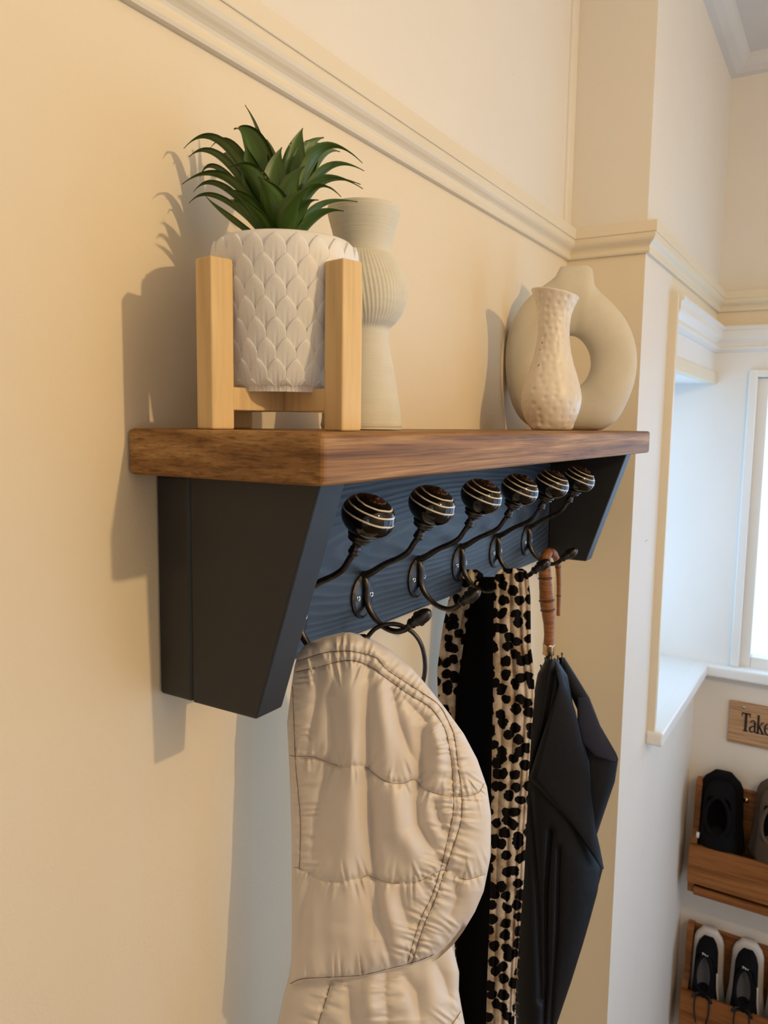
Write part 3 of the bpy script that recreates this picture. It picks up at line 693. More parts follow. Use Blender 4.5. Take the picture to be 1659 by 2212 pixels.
ridges = [(C4([(500, 240), (520, 500), (500, 900), (470, 1300), (430, 1700)]), 32, 9), (C4([(640, 300), (680, 600), (700, 850)]), 22, 7), (C4([(930, 540), (990, 700), (980, 850)]), 16, 7), (C4([(740, 900), (760, 1150), (860, 1330)]), 26, 9), (C4([(650, 1450), (740, 1700), (760, 1820)]), 22, 6)]
DC = DEP(.180, -.118, -.3); coat = empty('coat', (.171, -.09, -.225), 'cream quilted padded coat with hood hanging from the nearest hook', 'coat')
KC = DC/F
def cloth_side(rows, silL, silR, depth_c, thick, front_fn, nu=150, sharp=.62):
    """closed puffy skin: silhouettes silL/silR (px as function of py), front relief front_fn(X, Y) in px units towards the viewer"""
    Y0 = np.array(rows, float); L = np.interp(Y0, *silL); R = np.interp(Y0, *silR)
    u = (1-np.cos(np.linspace(0, math.pi, nu)))/2*.55+np.linspace(0, 1, nu)*.45
    X = L[:, None]+(R-L)[:, None]*u[None]; Yg = np.repeat(Y0[:, None], nu, 1)
    env = (np.clip(1-(2*u-1)**2, 0, 1)**sharp)[None]
    return X, Yg, env
def skin(name, X, Yg, env, dc, tf, tb, rel, mat, parent, topcap=True, uvs=1.):
    """front and back surfaces joined at the edges, closed above and below"""
    kk = dc/F; front = dc-env*tf*kk-rel*kk*np.minimum(1, env*1.6); back = dc+env*tb*kk
    A = W(X, Yg, front); n, m = X.shape
    B = W(X, Yg, back)
    V = np.concatenate([A.reshape(-1, 3), B.reshape(-1, 3)]); off = n*m
    U = np.stack([X*kk, -Yg*kk], -1).reshape(-1, 2)*uvs; U = np.concatenate([U, U+np.array([.31, .17])])
    Fc = grid_faces(n, m)+[f[::-1] for f in grid_faces(n, m, off)]
    for i in range(n-1):
        for j, s in ((0, 1), (m-1, -1)):
            f = (i*m+j, (i+1)*m+j, off+(i+1)*m+j, off+i*m+j); Fc.append(f if s > 0 else f[::-1])
    for i in (0, n-1):
        for j in range(m-1): f = (i*m+j, i*m+j+1, off+i*m+j+1, off+i*m+j); Fc.append(f[::-1] if i == 0 else f)
    o = mesh(name, V, Fc, mat, parent, True, uv=U)
    return o, A
def wob(X, Y, s, seed):
    r = np.random.default_rng(seed); out = 0
    for k in range(7):
        a = r.uniform(0, 2*math.pi); f = (1+r.uniform(-.35, .6))/s; out = out+np.sin((X*math.cos(a)+Y*math.sin(a)*.6)*f+r.uniform(0, 6.28))/7
    return out*1.7
def fabric_relief(X, Y, seams, val, rid, pucker=1., seed=1):
    h = wob(X, Y, 16, seed)*1.9+wob(X, Y*.35, 9, seed+4)*1.6+wob(X, Y, 6, seed+1)*.4
    dm = np.full(X.shape, 1e9)
    for s, wdt, dp in seams:
        d, arc, sg = dist(X, Y, s); dm = np.minimum(dm, d)
        h = h-dp*np.exp(-(d/wdt)**1.5)
        ph = 3.1*np.sin(arc*.043)+1.7*np.sin(arc*.11+sg)
        h = h+pucker*1.2*np.sin(arc*.50+ph+sg*.9)*np.exp(-((d-6)/9)**2)
        h = h+pucker*2.4*np.sin(arc*.19+ph*1.3+2*sg)*np.exp(-((d-16)/24)**2)
    h = h+5.5*(1-np.exp(-dm/30))
    for s, wdt, dp in val:
        d, arc, sg = dist(X, Y, s); L = arc.max()+1e-6; e = np.sin(np.clip(arc/L, .03, .97)*math.pi)**.5
        d2 = d; h = h-2.5*dp*e*np.exp(-np.abs(d2/wdt)**1.3)
    for s, wdt, dp in rid:
        d, arc, sg = dist(X, Y, s); L = arc.max()+1e-6; e = np.sin(np.clip(arc/L, .03, .97)*math.pi)**.5
        h = h+2.0*dp*e*np.exp(-(d/wdt)**2)
    return h
sL = ([1366, 1376, 1388, 1400, 1415, 1440, 1480, 1560, 1660, 1800, 2000, 2080, 2130], [741, 700, 668, 652, 643, 636, 630, 620, 625, 630, 631, 629, 624])
sR = ([1366, 1372, 1385, 1405, 1440, 1480, 1530, 1585, 1640, 1700, 1760, 1850, 1925, 1970, 2010, 2040, 2070, 2100, 2130], [757, 785, 812, 845, 888, 922, 962, 1002, 1031, 1052, 1061, 1060, 1045, 1026, 1002, 980, 948, 890, 800])
rows = np.concatenate([np.linspace(1366, 1390, 14)[:-1], np.linspace(1390, 2126, 330)])
X, Yg, env = cloth_side(rows, sL, sR, DC, 0, None, 210, .55)
X = X
rel = fabric_relief(X, Yg, flat_seams+[(q3, 4.6, 5.5), (vl, 5, 2.0)], valleys, ridges)
vfade = smoothstep(1345, 1395, Yg)*.8+.2; env2 = env*vfade*(1-.12*smoothstep(2060, 2126, Yg))
q3y = np.interp(X, [p[0] for p in q3], [p[1] for p in q3]); rel = rel-60*smoothstep(0, 12, Yg-q3y)
hood, A = skin('hood', X, Yg, env2, DC-.014, 66, 70, rel*1.15, M['satin'], coat)
def surf_line(poly, dcen, tf, silL, silR, seams_, val_, rid_, k_rel=1.15, up=.9, fade=None, sharp=.55, n=None, seed=1):
    q = spline(np.array(poly), n or max(30, int(seglen(poly)[-1]/4))); x, y = q[:, 0], q[:, 1]
    L = np.interp(y, *silL); R = np.interp(y, *silR); ins = (x > L+2) & (x < R-2); x, y, L, R = x[ins], y[ins], L[ins], R[ins]
    e = np.clip(1-(2*(x-L)/(R-L)-1)**2, 0, 1)**sharp; e = e*fade(y)
    rl = fabric_relief(x[None], y[None], seams_, val_, rid_, seed=seed)[0]*k_rel
    kk = dcen/F; d = dcen-e*tf*kk-rl*kk*np.minimum(1, e*1.6)-up*kk; return W(x, y, d)
hf = lambda y: (smoothstep(1345, 1395, y)*.8+.2)*(1-.12*smoothstep(2060, 2126, y))
allseams = flat_seams+[(q3, 4.6, 5.5), (vl, 5, 2.0)]
for s, r in ((seamA, .00036), (seamB, .00036), (q1, .0002), (q2, .0002), (q3[1:-2], .00030), (vl, .0003)):
    Pn = surf_line(s, DC-.014, 66, sL, sR, allseams, valleys, ridges, fade=hf)
    if len(Pn) > 4: tube('stitching', Pn, r, M['thread'], hood, 6)
# body of the coat below the hood seam
bL = ([2030, 2070, 2110, 2150, 2212, 2400, 2700], [640, 630, 624, 612, 600, 560, 520])
bR = ([2030, 2040, 2060, 2100, 2140, 2170, 2212, 2400, 2700], [965, 976, 982, 992, 991, 996, 1004, 1060, 1110])
rows = np.linspace(2030, 2700, 190)
X, Yg, env = cloth_side(rows, bL, bR, DC, 0, None, 150, .5)
b1 = C4([(400, 1950), (385, 2010), (350, 2130), (325, 2212), (280, 2500)]); b2 = C4([(690, 1910), (692, 2050), (705, 2212), (720, 2500)])
b3 = [(600, 2300), (700, 2320), (850, 2310), (960, 2230), (1004, 2170)]
bs = [(b1, 4.6, 5.0), (b2, 6, 3), (b3, 4.6, 5)]
bv = [(C4([(480, 1980), (500, 2100), (520, 2300)]), 14, 6), (C4([(780, 1930), (860, 2040), (880, 2200)]), 16, 7), (C4([(960, 1860), (1010, 1960), (1050, 2090)]), 14, 6)]
br_ = [(C4([(600, 1970), (610, 2212)]), 20, 6)]
rel = fabric_relief(X, Yg, bs, bv, br_, seed=9)
envb = env*(.55+.45*smoothstep(2030, 2180, Yg))
cbody, _ = skin('coat_body', X, Yg, envb, DC+.004, 78, 92, rel*1.2, M['satin'], coat)
for s in (b1, b3):
    Pn = surf_line(s, DC+.004, 78, bL, bR, bs, bv, br_, 1.2, fade=lambda y: .55+.45*smoothstep(2030, 2180, y), sharp=.5, seed=9)
    if len(Pn) > 4: tube('stitching', Pn, .0003, M['thread'], cbody, 6)
# ------------------------------------------------------------------ dark ring hanging on the second hook
def ringline():
    # hangs over the lower prong of hook 2 (x = .2985), plane roughly along the view's width
    pts = [(797, 1372), (812, 1357), (835, 1349), (858, 1349), (880, 1358), (899, 1374), (912, 1398), (918, 1430), (916, 1462), (905, 1494), (880, 1520), (850, 1530), (815, 1520), (790, 1490), (780, 1450), (783, 1405)]
    q = spline(np.array(pts+[pts[0]]), 81)[:-1]; dh = DEP(.2985, -.088, -.22)
    return W(q[:, 0], q[:, 1], dh+.0045+.020*smoothstep(1400, 1530, q[:, 1]))
o = tube('metal_ring', ringline(), .0026, M['gun'], None, 12, closed=True)
tag(o, 'thin dark metal ring hanging from second hook behind the cream coat', 'ring')

# ------------------------------------------------------------------ scarf
def ribbon_scarf():
    XS = .5539; dS = DEP(XS, -.09, -.3)
    sc_ = empty('scarf', (XS, -.10, -.215), 'leopard print wool scarf draped over the fourth hook with fringed end', 'scarf')
    def strand(name, sl, sr, rows, folds, dc, tf, seed, edge=0.):
        X, Y, env = cloth_side(rows, sl, sr, dc, 0, None, 90, .45)
        L = np.interp(Y, *sl); R = np.interp(Y, *sr); u = (X-L)/(R-L); rel = np.zeros(X.shape)
        for c0, c1, wdt, dp in folds:
            cc = np.interp(Y, [rows[0], rows[-1]], [c0, c1])+.03*np.sin(Y*.011+seed)
            rel = rel-dp*np.exp(-np.abs((u-cc)/wdt)**1.3)
        rel = rel+wob(X, Y, 13, seed)*1.5
        top = smoothstep(rows[0]-2, rows[0]+30, Y)*.7+.3
        return skin(name, X, Y, env*top, dc, tf, 10, rel, M['leopard'], sc_)[0]
    # near strand on the right of the black garment
    sl = ([1228, 1236, 1250, 1290, 1400, 1500, 1700, 1900, 2100, 2212, 2300], [1082, 1072, 1068, 1067, 1065, 1065, 1061, 1060, 1053, 1050, 1046])
    sr = ([1228, 1234, 1250, 1290, 1400, 1440, 1500, 1600, 1700, 1900, 2100, 2212, 2300], [1128, 1138, 1142, 1146, 1147, 1153, 1155, 1147, 1141, 1132, 1116, 1111, 1106])
    strand('scarf_end', sl, sr, np.linspace(1228, 2300, 420), [(.20, .24, .06, 9), (.48, .55, .05, 12), (.74, .80, .05, 12), (.90, .92, .05, 8)], dS-.048, 20, 3)
    # far strand
    sl = ([1230, 1240, 1260, 1300, 1350, 1400, 1450, 1600, 1900, 2100, 2200], [998, 990, 982, 968, 957, 950, 944, 950, 975, 985, 990])
    sr = ([1230, 1240, 1260, 1300, 1350, 1450, 1600, 1900, 2100, 2200], [1030, 1044, 1046, 1030, 1022, 1016, 1014, 1010, 1002, 1000])
    strand('scarf_end', sl, sr, np.linspace(1230, 2200, 320), [(.30, .3, .07, 8), (.66, .6, .06, 10)], dS+.034, 16, 8)
    # the part lying over the hook between the two strands
    pts = W(np.array([1012, 1030, 1052, 1080, 1105]), np.array([1246, 1240, 1246, 1243, 1242]), np.array([dS+.03, dS+.018, dS, dS-.02, dS-.04]))
    pts[:, 2] -= .004
    # fringe on the right edge, low down
    ad = ([], [])
    for k in range(70):
        y = random.uniform(2040, 2212) if k < 50 else random.uniform(1560, 2040); x = np.interp(y, *sr2); n = 5; L = random.uniform(6, 17) if k < 50 else random.uniform(2, 6)
        t = np.linspace(0, 1, n); px = x-3+t*L*.6+np.sin(t*4+k)*1.4; py = y+t*L*random.uniform(.4, 1.3)
        tube('', W(px, py, dS-.048-.001*np.sin(t*3+k)), np.linspace(.00045, .00012, n), None, seg=5, add=ad)
    o = mesh('fringe', ad[0], ad[1], M['leopard'], sc_, True, uv=[(p[0]*1.0, p[2]) for p in ad[0]]); o['kind'] = 'stuff'
    return sc_
sr2 = ([1228, 1500, 1700, 1900, 2100, 2212, 2300], [1128, 1155, 1141, 1132, 1116, 1111, 1106])
ribbon_scarf()
# ------------------------------------------------------------------ black garment between the two scarf ends
dB = DEP(.575, -.10, -.3)
gl = ([1246, 1252, 1300, 1400, 1500, 1700, 1900, 2050, 2212, 2500], [1043, 1038, 1016, 1000, 985, 975, 985, 985, 990, 990])
gr = ([1246, 1252, 1300, 1500, 1900, 2212, 2500], [1078, 1088, 1092, 1100, 1100, 1095, 1095])
rows = np.linspace(1246, 2500, 240); X, Yg, env = cloth_side(rows, gl, gr, dB, 0, None, 60, .5)
rel = wob(X, Yg, 20, 21)*3
bg_ = empty('black_garment', (.575, -.10, -.24), 'black garment hanging straight down between the two leopard scarf ends', 'clothing')
skin('garment_body', X, Yg, env*(.5+.5*smoothstep(1246, 1290, Yg)), dB+.012, 14, 20, rel, M['black_cloth'], bg_)
tube('hanging_loop', [(.5539, -.062, -.236), (.5539, -.068, -.214), (.5539, -.078, -.2095), (.5545, -.090, -.214), (.556, -.098, -.236)], .0016, M['black_cloth'], bg_, 8)

# ------------------------------------------------------------------ umbrella
XU = .8183; dU = DEP(XU+.010, -.085, -.3); C5 = lambda x, y: (900+x/2.1437, 1180+y/2.1437)
um = empty('umbrella', (XU, -.085, -.21), 'black umbrella with a bamboo crook handle hanging from the last hook', 'umbrella')
# crook: over the hook's prong; near leg thick, far leg thin behind
cen = [(1206, 1330, .030), (1207, 1290, .030), (1207, 1250, .028), (1204, 1215, .022), (1196, 1196, .010), (1186, 1194, .0), (1178, 1205, -.008), (1177, 1235, -.012), (1179, 1270, -.013), (1181, 1300, -.013), (1184, 1325, -.012), (1186, 1360, -.010), (1185, 1394, -.008)]
rad = [4.0, 4.6, 5.0, 6.5, 8.5, 10, 11.5, 13.0, 14.0, 14.8, 13.5, 11.0, 10.8]
q = spline([(a, b, c*1000) for a, b, c in cen], 90); rr = spline([(r, 0, 0) for r in rad], 90)[:, 0]
pts = W(q[:, 0], q[:, 1], dU+q[:, 2]/1000); kU = dU/F
for i in range(90): rr[i] *= 1+.02*math.sin(i*1.1)
hd = tube('handle', pts, rr*kU, M['bamboo'], um, 20)
for i in (8, 20, 36, 47, 55, 66, 72):
    Ts = pts[i+1]-pts[i-1]; w_ = rr[i]*kU
    lathe('bamboo_node', [(w_*.98, -.0022), (w_*1.13, -.0010), (w_*1.17, 0), (w_*1.10, .0012), (w_*.98, .0022)], M['node'], hd, 20, along(pts[i], Ts))
ft = pts[-1]; dn = np.array([0, 0, -1.])
lathe('ferrule', [(.0090, -.0185), (.0096, -.0180), (.0096, -.0040), (.0100, -.0030), (.0100, .0006), (.0085, .0010)], M['brass'], um, 28, along(ft+np.array([0, 0, .002]), (0, 0, 1)))
tube('shaft', [ft+dn*.016, ft+dn*.35, ft+dn*.72], .0042, M['gun'], um, 12)
# rib tips round the shaft
for k, (x, y, x2, y2) in enumerate(((1178, 1420, 1176, 1450), (1192, 1410, 1190, 1448), (1205, 1416, 1203, 1450), (1214, 1410, 1214, 1446), (1168, 1436, 1170, 1462), (1198, 1422, 1197, 1452))):
    a = W(x, y, dU-.012+.005*k); b = W(x2, y2, dU-.012+.005*k)
    tube('rib_tip', [a, a*.8+b*.2, b], [.0021, .0011, .0014], M['gun'], um, 8)
# folded canopy: several hanging flaps, each a cloth fold of its own
def flap(name, sl, sr, y0, y1, dc, tf, tb, mat, val=(), seed=1, nu=60, sharp=.6, nrow=160):
    rows = np.linspace(y0, y1, nrow); X, Y, env = cloth_side(rows, sl, sr, dc, 0, None, nu, sharp)
    rel = wob(X, Y, 24, seed)*2
    for s, wdt, dp in val:
        d, arc, sg = dist(X, Y, s); rel = rel-dp*np.exp(-np.abs(d/wdt)**1.3)
    return skin(name, X, Y, env, dc, tf, tb, rel, mat, um)[0]
C5s = lambda pts: [C5(*p) for p in pts]
def sil(pts): q = C5s(pts); return [p[1] for p in q], [p[0] for p in q]
# main bundle
flap('canopy', sil([(600, 520), (560, 590), (540, 700), (500, 1000), (480, 1400), (465, 1800), (455, 2100), (480, 2600), (500, 3000)]),
     sil([(650, 520), (700, 600), (730, 760), (800, 1000), (820, 1340), (852, 1500), (838, 1600), (800, 1740), (768, 1850), (718, 2010), (650, 2212), (560, 2700), (520, 3000)]), 1424, 2570, dU+.005, 36, 36, M['nylon'],
     [(C5s([(620, 1320), (600, 1600), (600, 2000), (590, 2212)]), 6, 12), (C5s([(660, 1400), (650, 1800), (620, 2212)]), 5, 9), (C5s([(520, 1150), (560, 1600), (575, 2100)]), 7, 10), (C5s([(640, 540), (590, 850), (540, 1050)]), 5, 9)], 31, 110, .6, 300)
# right-hand flap reaching the widest point, navy inside
flap('canopy_flap', sil([(655, 515), (690, 640), (745, 760), (770, 950), (790, 1200), (780, 1460), (720, 1700)]),
     sil([(685, 515), (745, 610), (800, 700), (850, 830), (925, 960), (934, 985), (918, 1090), (880, 1200), (835, 1335), (862, 1495), (845, 1560), (790, 1700)]), 1420, 1972, dU+.020, 10, 16, M['nylon'], [], 33, 60, .5, 200)
flap('canopy_lining', sil([(742, 700), (745, 820), (765, 910), (820, 970), (905, 1000)]),
     sil([(800, 700), (850, 830), (922, 955), (931, 980), (926, 1002)]), 1507, 1646, dU-.002, 3, 5, M['navy_nylon'], [], 35, 30, .5, 50)
# front panel folded diagonally across, catching the light
def front_panel():
    a = [(650, 560), (668, 620), (520, 1075), (866, 1497), (835, 1330), (700, 760)]
    rowsY = np.linspace(575, 1495, 120)
    Lx = np.interp(rowsY, [560, 640, 1075, 1300, 1497], [640, 655, 520, 722, 860]); Rx = np.interp(rowsY, [560, 640, 760, 1000, 1330, 1400, 1497], [668, 690, 735, 790, 834, 850, 868])
    Yp = 1180+rowsY/2.1437; L = 900+Lx/2.1437; R = 900+Rx/2.1437; nu = 50; u = np.linspace(0, 1, nu)
    X = L[:, None]+(R-L)[:, None]*u; Y = np.repeat(Yp[:, None], nu, 1)
    env = np.repeat((np.clip(1-(2*u-1)**2, 0, 1)**.6)[None], len(rowsY), 0)
    rel = (1-u)[None]*10+wob(X, Y, 30, 40)*2+0*X
    skin('canopy_panel', X, Y, env, dU-.018-.006*np.sin((Y-Y.min())/(np.ptp(Y))*3.1), 5, 5, rel, M['nylon'], um)
front_panel()

# ------------------------------------------------------------------ sign
XW = XF
def FW(px, py, x=XF): return HIT(px, py, 0, x)
a = FW(1578, 1508); b = FW(1578, 1600); ysg = a[1]; zt_, zb_ = a[2]-.004, b[2]
sg_ = empty('wooden_sign', (XF, ysg-.12, (zt_+zb_)/2), 'small wooden wall sign lettered Take, below the far window sill', 'sign')
box('sign_board', (XF-.009, ysg-.30, zb_), (XF-.0003, ysg, zt_), M['sign'], sg_, bev=.0012)
bm = bmesh.new(); lathe('pin', [(.0045, 0), (.0045, .002), (.003, .0035), (.0005, .004)], M['bright'], sg_, 20, along((XF-.009, FW(1607, 1527)[1], FW(1607, 1527)[2]+.002), (-1, 0, 0)))
# letters as flat cut shapes; local x to the right (towards -y), z up
def stroke(p, w):
    p = np.array(p, float); n = len(p); w = np.broadcast_to(w, (n,)); T_ = np.gradient(p, axis=0); T_ /= np.linalg.norm(T_, axis=1)[:, None]; N_ = np.stack([-T_[:, 1], T_[:, 0]], 1)
    return p+N_*w[:, None]/2, p-N_*w[:, None]/2
def letter(strokes, x0, name):
    V = []; Fc = []
    for p, w in strokes:
        if len(p) > 2: w = spline([(a, 0) for a in w], 24)[:, 0] if hasattr(w, '__len__') else w; p = spline(p, 24)
        A_, B_ = stroke(p, w); n = len(A_)
        for lay, xx in ((0, XF-.0092), (1, XF-.0104)):
            for s in (A_, B_):
                for q_ in s: V.append((xx, YL-(x0*.88+q_[0])*.80*LH, ZB+q_[1]*LH))
        k = len(V)-4*n; g = lambda l, s, i: k+l*2*n+s*n+i
        for i in range(n-1):
            Fc += [(g(1, 0, i), g(1, 1, i), g(1, 1, i+1), g(1, 0, i+1)), (g(0, 0, i), g(0, 0, i+1), g(0, 1, i+1), g(0, 1, i)), (g(0, 0, i), g(1, 0, i), g(1, 0, i+1), g(0, 0, i+1)), (g(0, 1, i), g(0, 1, i+1), g(1, 1, i+1), g(1, 1, i))]
        Fc += [(g(0, 0, 0), g(0, 1, 0), g(1, 1, 0), g(1, 0, 0)), (g(0, 0, n-1), g(1, 0, n-1), g(1, 1, n-1), g(0, 1, n-1))]
    bm = bmesh.new(); vs = [bm.verts.new(v) for v in V]
    for f in Fc: bm.faces.new([vs[i] for i in f])
    return frombm(name, bm, M['letter'], sg_)
tl = FW(1603, 1540, XF-.01); bl = FW(1603, 1577, XF-.01); YL = tl[1]; ZB = bl[2]-.002; LH = tl[2]-bl[2]+.004
letter([([(.26, .0), (.26, .97)], .15), ([(.0, .965), (.52, .965)], .07), ([(.02, .99), (.02, .78)], .05), ([(.50, .99), (.50, .78)], .05), ([(.12, .02), (.40, .02)], .045)], 0, 'letter')
letter([([(.10, .52), (.14, .60), (.24, .65), (.34, .60), (.37, .48)], [.06, .06, .06, .08, .12]), ([(.37, .52), (.37, .06)], .11), ([(.37, .38), (.20, .32), (.08, .20), (.12, .06), (.24, .03), (.36, .12)], [.05, .07, .12, .09, .05, .05]), ([(.37, .08), (.48, .02)], .06)], .50, 'letter')
letter([([(.12, .0), (.12, .98)], .12), ([(.03, .97), (.16, .985)], .04), ([(.03, .02), (.23, .02)], .045), ([(.13, .32), (.36, .60)], .05), ([(.20, .38), (.42, .03)], .12), ([(.28, .62), (.46, .62)], .04), ([(.30, .02), (.52, .02)], .045)], 1.00, 'letter')
letter([([(.08, .36), (.42, .37)], .05), ([(.42, .37), (.38, .56), (.26, .64), (.12, .54), (.06, .34), (.12, .12), (.26, .03), (.42, .13)], [.10, .08, .05, .09, .12, .11, .07, .04])], 1.52, 'letter')

# ------------------------------------------------------------------ shoe racks on the far wall
YS = -.180
def rack(ztop, zfront_t, zfront_b, zbot, label):
    """wall-hung pine shoe bin: back board, shaped side panel, front board and lower slat"""
    yE = -.86; r = empty('shoe_rack', (XF, -.5, zbot), label, 'shoe rack', 'pine shoe racks on the far wall')
    box('back_board', (XF-.016, yE, zbot+.02), (XF-.001, YS-.002, ztop-.012), M['rack'], r, bev=.002)
    XFn = 1.86
    for y0 in (YS, yE+.018):
        poly = [(XF-.0165, ztop+.002), (XF-.040, ztop+.002), (XF-.050, ztop-.012), (XF-.062, zfront_t+.03), (XFn+.013, zfront_t-.012), (XFn+.013, zbot), (XF-.0165, zbot)]
        prism('side_panel', poly, y0-.018, y0, 1, M['rack'], r, .0015) if False else prism('side_panel', [(p[0], p[1]) for p in poly], y0-.018, y0, 1, M['rack'], r, .0015)
    box('front_board', (XFn, yE, zfront_b), (XFn+.0125, YS, zfront_t), M['rack'], r, bev=.002)
    box('lower_slat', (XFn+.002, yE+.0185, zbot), (XFn+.014, YS-.0185, zbot+.022), M['rack'], r, bev=.0015)
    box('base_board', (XFn+.014, yE+.0185, zbot+.004), (XF-.0165, YS-.0185, zbot+.014), M['rack'], r, bev=.001)
    return r, XFn
r1, XFn = rack(-1.030, -1.2000, -1.318, -1.352, 'upper pine shoe rack holding a black shoe and a brown shoe')
c = FW(1612, 1728, XF-.016); lathe('screw_cap', [(.009, 0), (.009, .003), (.0065, .007), (.001, .009)], M['brass'], r1, 24, along((XF-.0165, c[1], c[2]), (-1, 0, 0)))
r2, _ = rack(-1.49, -1.660, -1.78, -1.815, 'lower pine shoe rack holding black and white trainers')

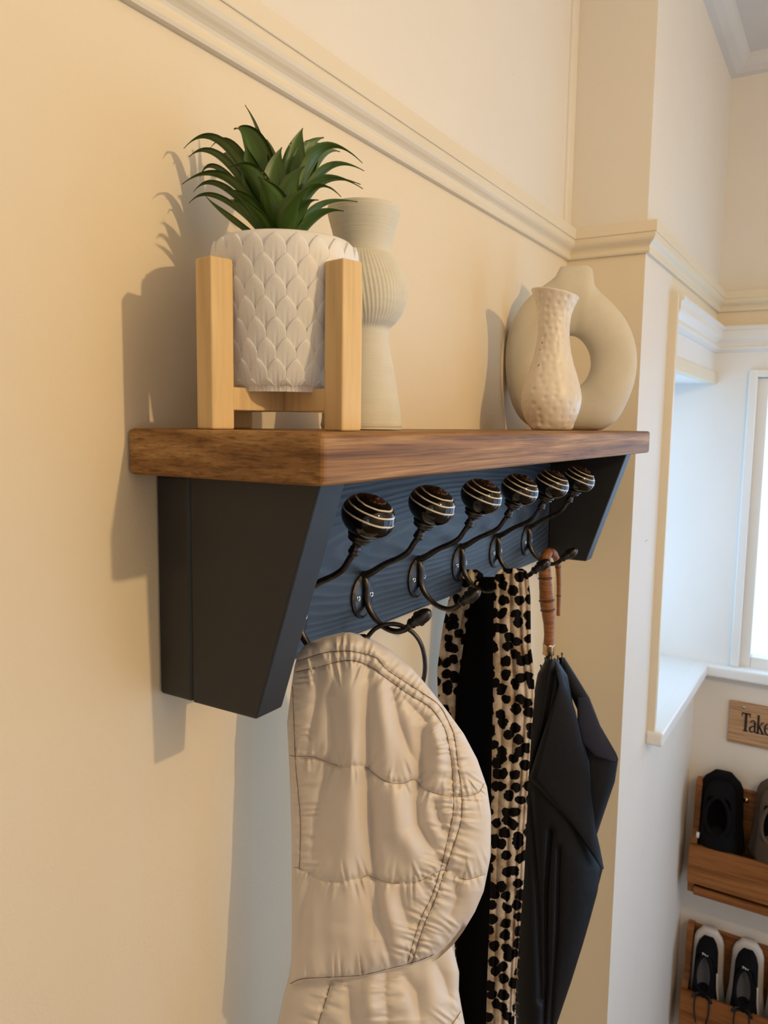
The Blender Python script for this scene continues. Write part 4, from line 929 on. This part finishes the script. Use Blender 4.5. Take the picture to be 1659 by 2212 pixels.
def shoe(name, y, ztop, wid, hgt, length, tilt, mats, label, group=None, logo=False, lining=True, heelsole=.010, collar_z=.32, laces=True):
    """shoe stored toe down: local a = along the sole downwards, b = out of the wall; the opening faces the room"""
    up, so, li = mats; root = empty(name, (XF-.05, y, ztop), label, 'shoe', group)
    n, m = 34, 32; x0 = XF-.028
    def width(t): return wid*np.interp(t, [0, .05, .12, .3, .5, .75, .92, 1], [.30, .62, .76, .80, .84, 1.0, .72, .2])
    def high(t): return hgt*np.interp(t, [0, .05, .12, .25, .45, .7, .9, 1], [.45, .80, .95, 1.0, .96, .68, .45, .15])
    V = []
    for i in range(n):
        t = i/(n-1); w_ = width(t)/2; h = high(t); zc = -length*t*math.cos(tilt); xo = -length*t*math.sin(tilt)
        for j in range(m):
            th = 2*math.pi*j/m; cy, sy = math.cos(th), math.sin(th)
            yy = w_*math.copysign(abs(cy)**.7, cy); hh = h*(.5+.5*math.copysign(abs(sy)**.8, sy))
            if lining and .10 < t < .52 and sy > .2:     # hollow for the foot
                k = smoothstep(.10, .17, t)*(1-smoothstep(.42, .52, t))*smoothstep(.25, .62, sy)*(abs(cy) < .62 or 1)
                hh -= k*h*.55*smoothstep(.2, .6, 1-abs(yy)/w_*.9)
            yy *= 1-.18*(hh/h)
            V.append((x0-.012+xo-hh, y+yy, ztop-.004+zc))
    Fc = grid_faces(n, m, wrap=True)+[tuple(range(m)), tuple((n-1)*m+k for k in range(m))[::-1]]
    bm = bmesh.new(); vs = [bm.verts.new(v) for v in V]
    for f in Fc: bm.faces.new([vs[i] for i in f])
    u = frombm('upper', bm, up, root, True)
    # sole
    V = []; 
    for i in range(n):
        t = i/(n-1); w_ = width(t)/2*1.16+.004; zc = -(length+.012)*(t-.02)*math.cos(tilt)+.006; xo = -length*t*math.sin(tilt)
        if i == 0: zc += .004
        for j in range(16):
            th = 2*math.pi*j/16; V.append((x0+xo-.006+.013*math.sin(th)*(-1)-.004, y+w_*math.copysign(abs(math.cos(th))**.45, math.cos(th)), ztop+zc))
    bm = bmesh.new(); vs = [bm.verts.new(v) for v in V]
    for f in grid_faces(n, 16, wrap=True)+[tuple(range(16)), tuple((n-1)*16+k for k in range(16))[::-1]]: bm.faces.new([vs[i] for i in f])
    frombm('sole', bm, so, root, True)
    if lining:
        # padded opening rim and insole
        rim = []; 
        for k in range(36):
            a = 2*math.pi*k/36; t = .31+.21*math.cos(a)*-1; w_ = width(t)/2*.66*math.sin(a); zc = -length*t*math.cos(tilt); xo = -length*t*math.sin(tilt)
            rim.append((x0-.012+xo-high(t)*.93, y+w_, ztop-.004+zc))
        tube('collar', rim, .0048, up, root, 10, closed=True)
        V = []; 
        for i in range(12):
            t = .14+.36*i/11; w_ = width(t)/2*.60*math.sin(math.pi*(.12+.80*i/11))**.5; zc = -length*t*math.cos(tilt); xo = -length*t*math.sin(tilt)
            for j in range(9):
                s = -1+j/4; V.append((x0-.012+xo-high(t)*(.60+.16*s*s), y+w_*s*1.25, ztop-.004+zc))
        m0 = len(V); V += [(v_[0]+.002, v_[1], v_[2]) for v_ in V]
        mesh('insole', V, grid_faces(12, 9)+[f[::-1] for f in grid_faces(12, 9, m0)], li, root, True)
    if logo:
        # small white leaping mark on the heel
        t = .085; xx = x0-.012-high(t)*1.0-length*t*math.sin(tilt)-.0005; zz = ztop-.004-length*t*.98
        strokes = [[(-.008, .004), (-.004, .0025), (.001, .001), (.006, -.003), (.009, -.006)], [(-.004, .0025), (-.006, -.001), (-.009, -.003)], [(.001, .001), (.000, -.004), (-.003, -.006)], [(.006, -.003), (.0085, .001)]]
        ad = ([], [])
        for s in strokes: tube('', spline([(xx+.001*abs(a)/.009, y-a, zz+b) for a, b in s], 10), np.linspace(.0013, .0006, 10), None, seg=6, add=ad)
        mesh('heel_mark', ad[0], ad[1], M['mark'], root, True)
        # side stripe
        st = []
        for t in np.linspace(.30, .80, 14):
            st.append((x0-.012-length*t*math.sin(tilt)-high(t)*(.62-.25*(t-.3)), y-width(t)/2*.965, ztop-.004-length*t*math.cos(tilt)))
        tube('side_stripe', st, .0028, M['mark'], root, 8)
    if laces:
        for s in (-1, 1):
            t = .56; xx = x0-.012-length*t*math.sin(tilt)-high(t)*.9-.004
            z1 = ztop-length*t*math.cos(tilt)
            tube('lace', spline([(xx, y+.012*s, z1), (XFn-.004, y+.018*s, z1-.002), (XFn-.008, y+.020*s, z1-.045), (XFn-.006, y+.014*s, z1-.09)], 24), .0022, M['lace'], root, 8)
            tube('lace', spline([(xx, y+.004*s, z1+.004), (xx-.012, y+.022*s, z1+.002), (xx-.010, y+.026*s, z1-.012), (xx, y+.006*s, z1-.006)], 20), .0022, M['lace'], root, 8)
    return root
bl_ = (M['black_rubber'], M['sole'], M['grey_lining'])
# lower rack trainers
y1 = FW(1524, 2080, 1.88)[1]; z1 = FW(1524, 2012, 1.93)[2]
y2 = FW(1610, 2110, 1.88)[1]; z2 = FW(1610, 2040, 1.93)[2]
shoe('trainer', y1, z1, .086, .082, .275, .02, bl_, 'left black trainer with white sole and grey lining, lower rack', 'black and white trainers', logo=True)
shoe('trainer', y2, z2, .086, .082, .275, .02, bl_, 'right black trainer with white sole and white side stripe, lower rack', 'black and white trainers', logo=True)
y3 = y2-.104
shoe('trainer', y3, z2-.022, .090, .075, .26, .02, (plain('tan_canvas', (.38, .30, .22), .9, .4), M['sole'], M['grey_lining']), 'pale tan shoe cut off by the right edge, lower rack', laces=False)
# upper rack
y4 = FW(1549, 1760, 1.88)[1]; z4 = FW(1549, 1676, 1.93)[2]
s4 = shoe('slip_on_shoe', y4-.004, z4, .118, .086, .27, .04, (M['black_rubber'], M['black_rubber'], M['black_cloth']), 'plain black shoe stored toe down, upper rack', laces=False)
g = FW(1508, 1803, 1.865); o = tube('pull_tab', [(g[0], g[1], g[2]+.008), (g[0]-.002, g[1]+.001, g[2]), (g[0], g[1]+.001, g[2]-.008)], .0045, M['mark'], s4, 8)
y5 = FW(1672, 1790, 1.88)[1]
shoe('walking_shoe', y5, FW(1659, 1690, 1.93)[2], .110, .090, .27, .04, (M['olive'], M['olive'], M['black_cloth']), 'dark brown suede shoe cut off by the right edge, upper rack', laces=False)

# ------------------------------------------------------------------ lift so that the floor lies at zero
for o in bpy.data.objects:
    if o.parent is None: o.location.z += UP
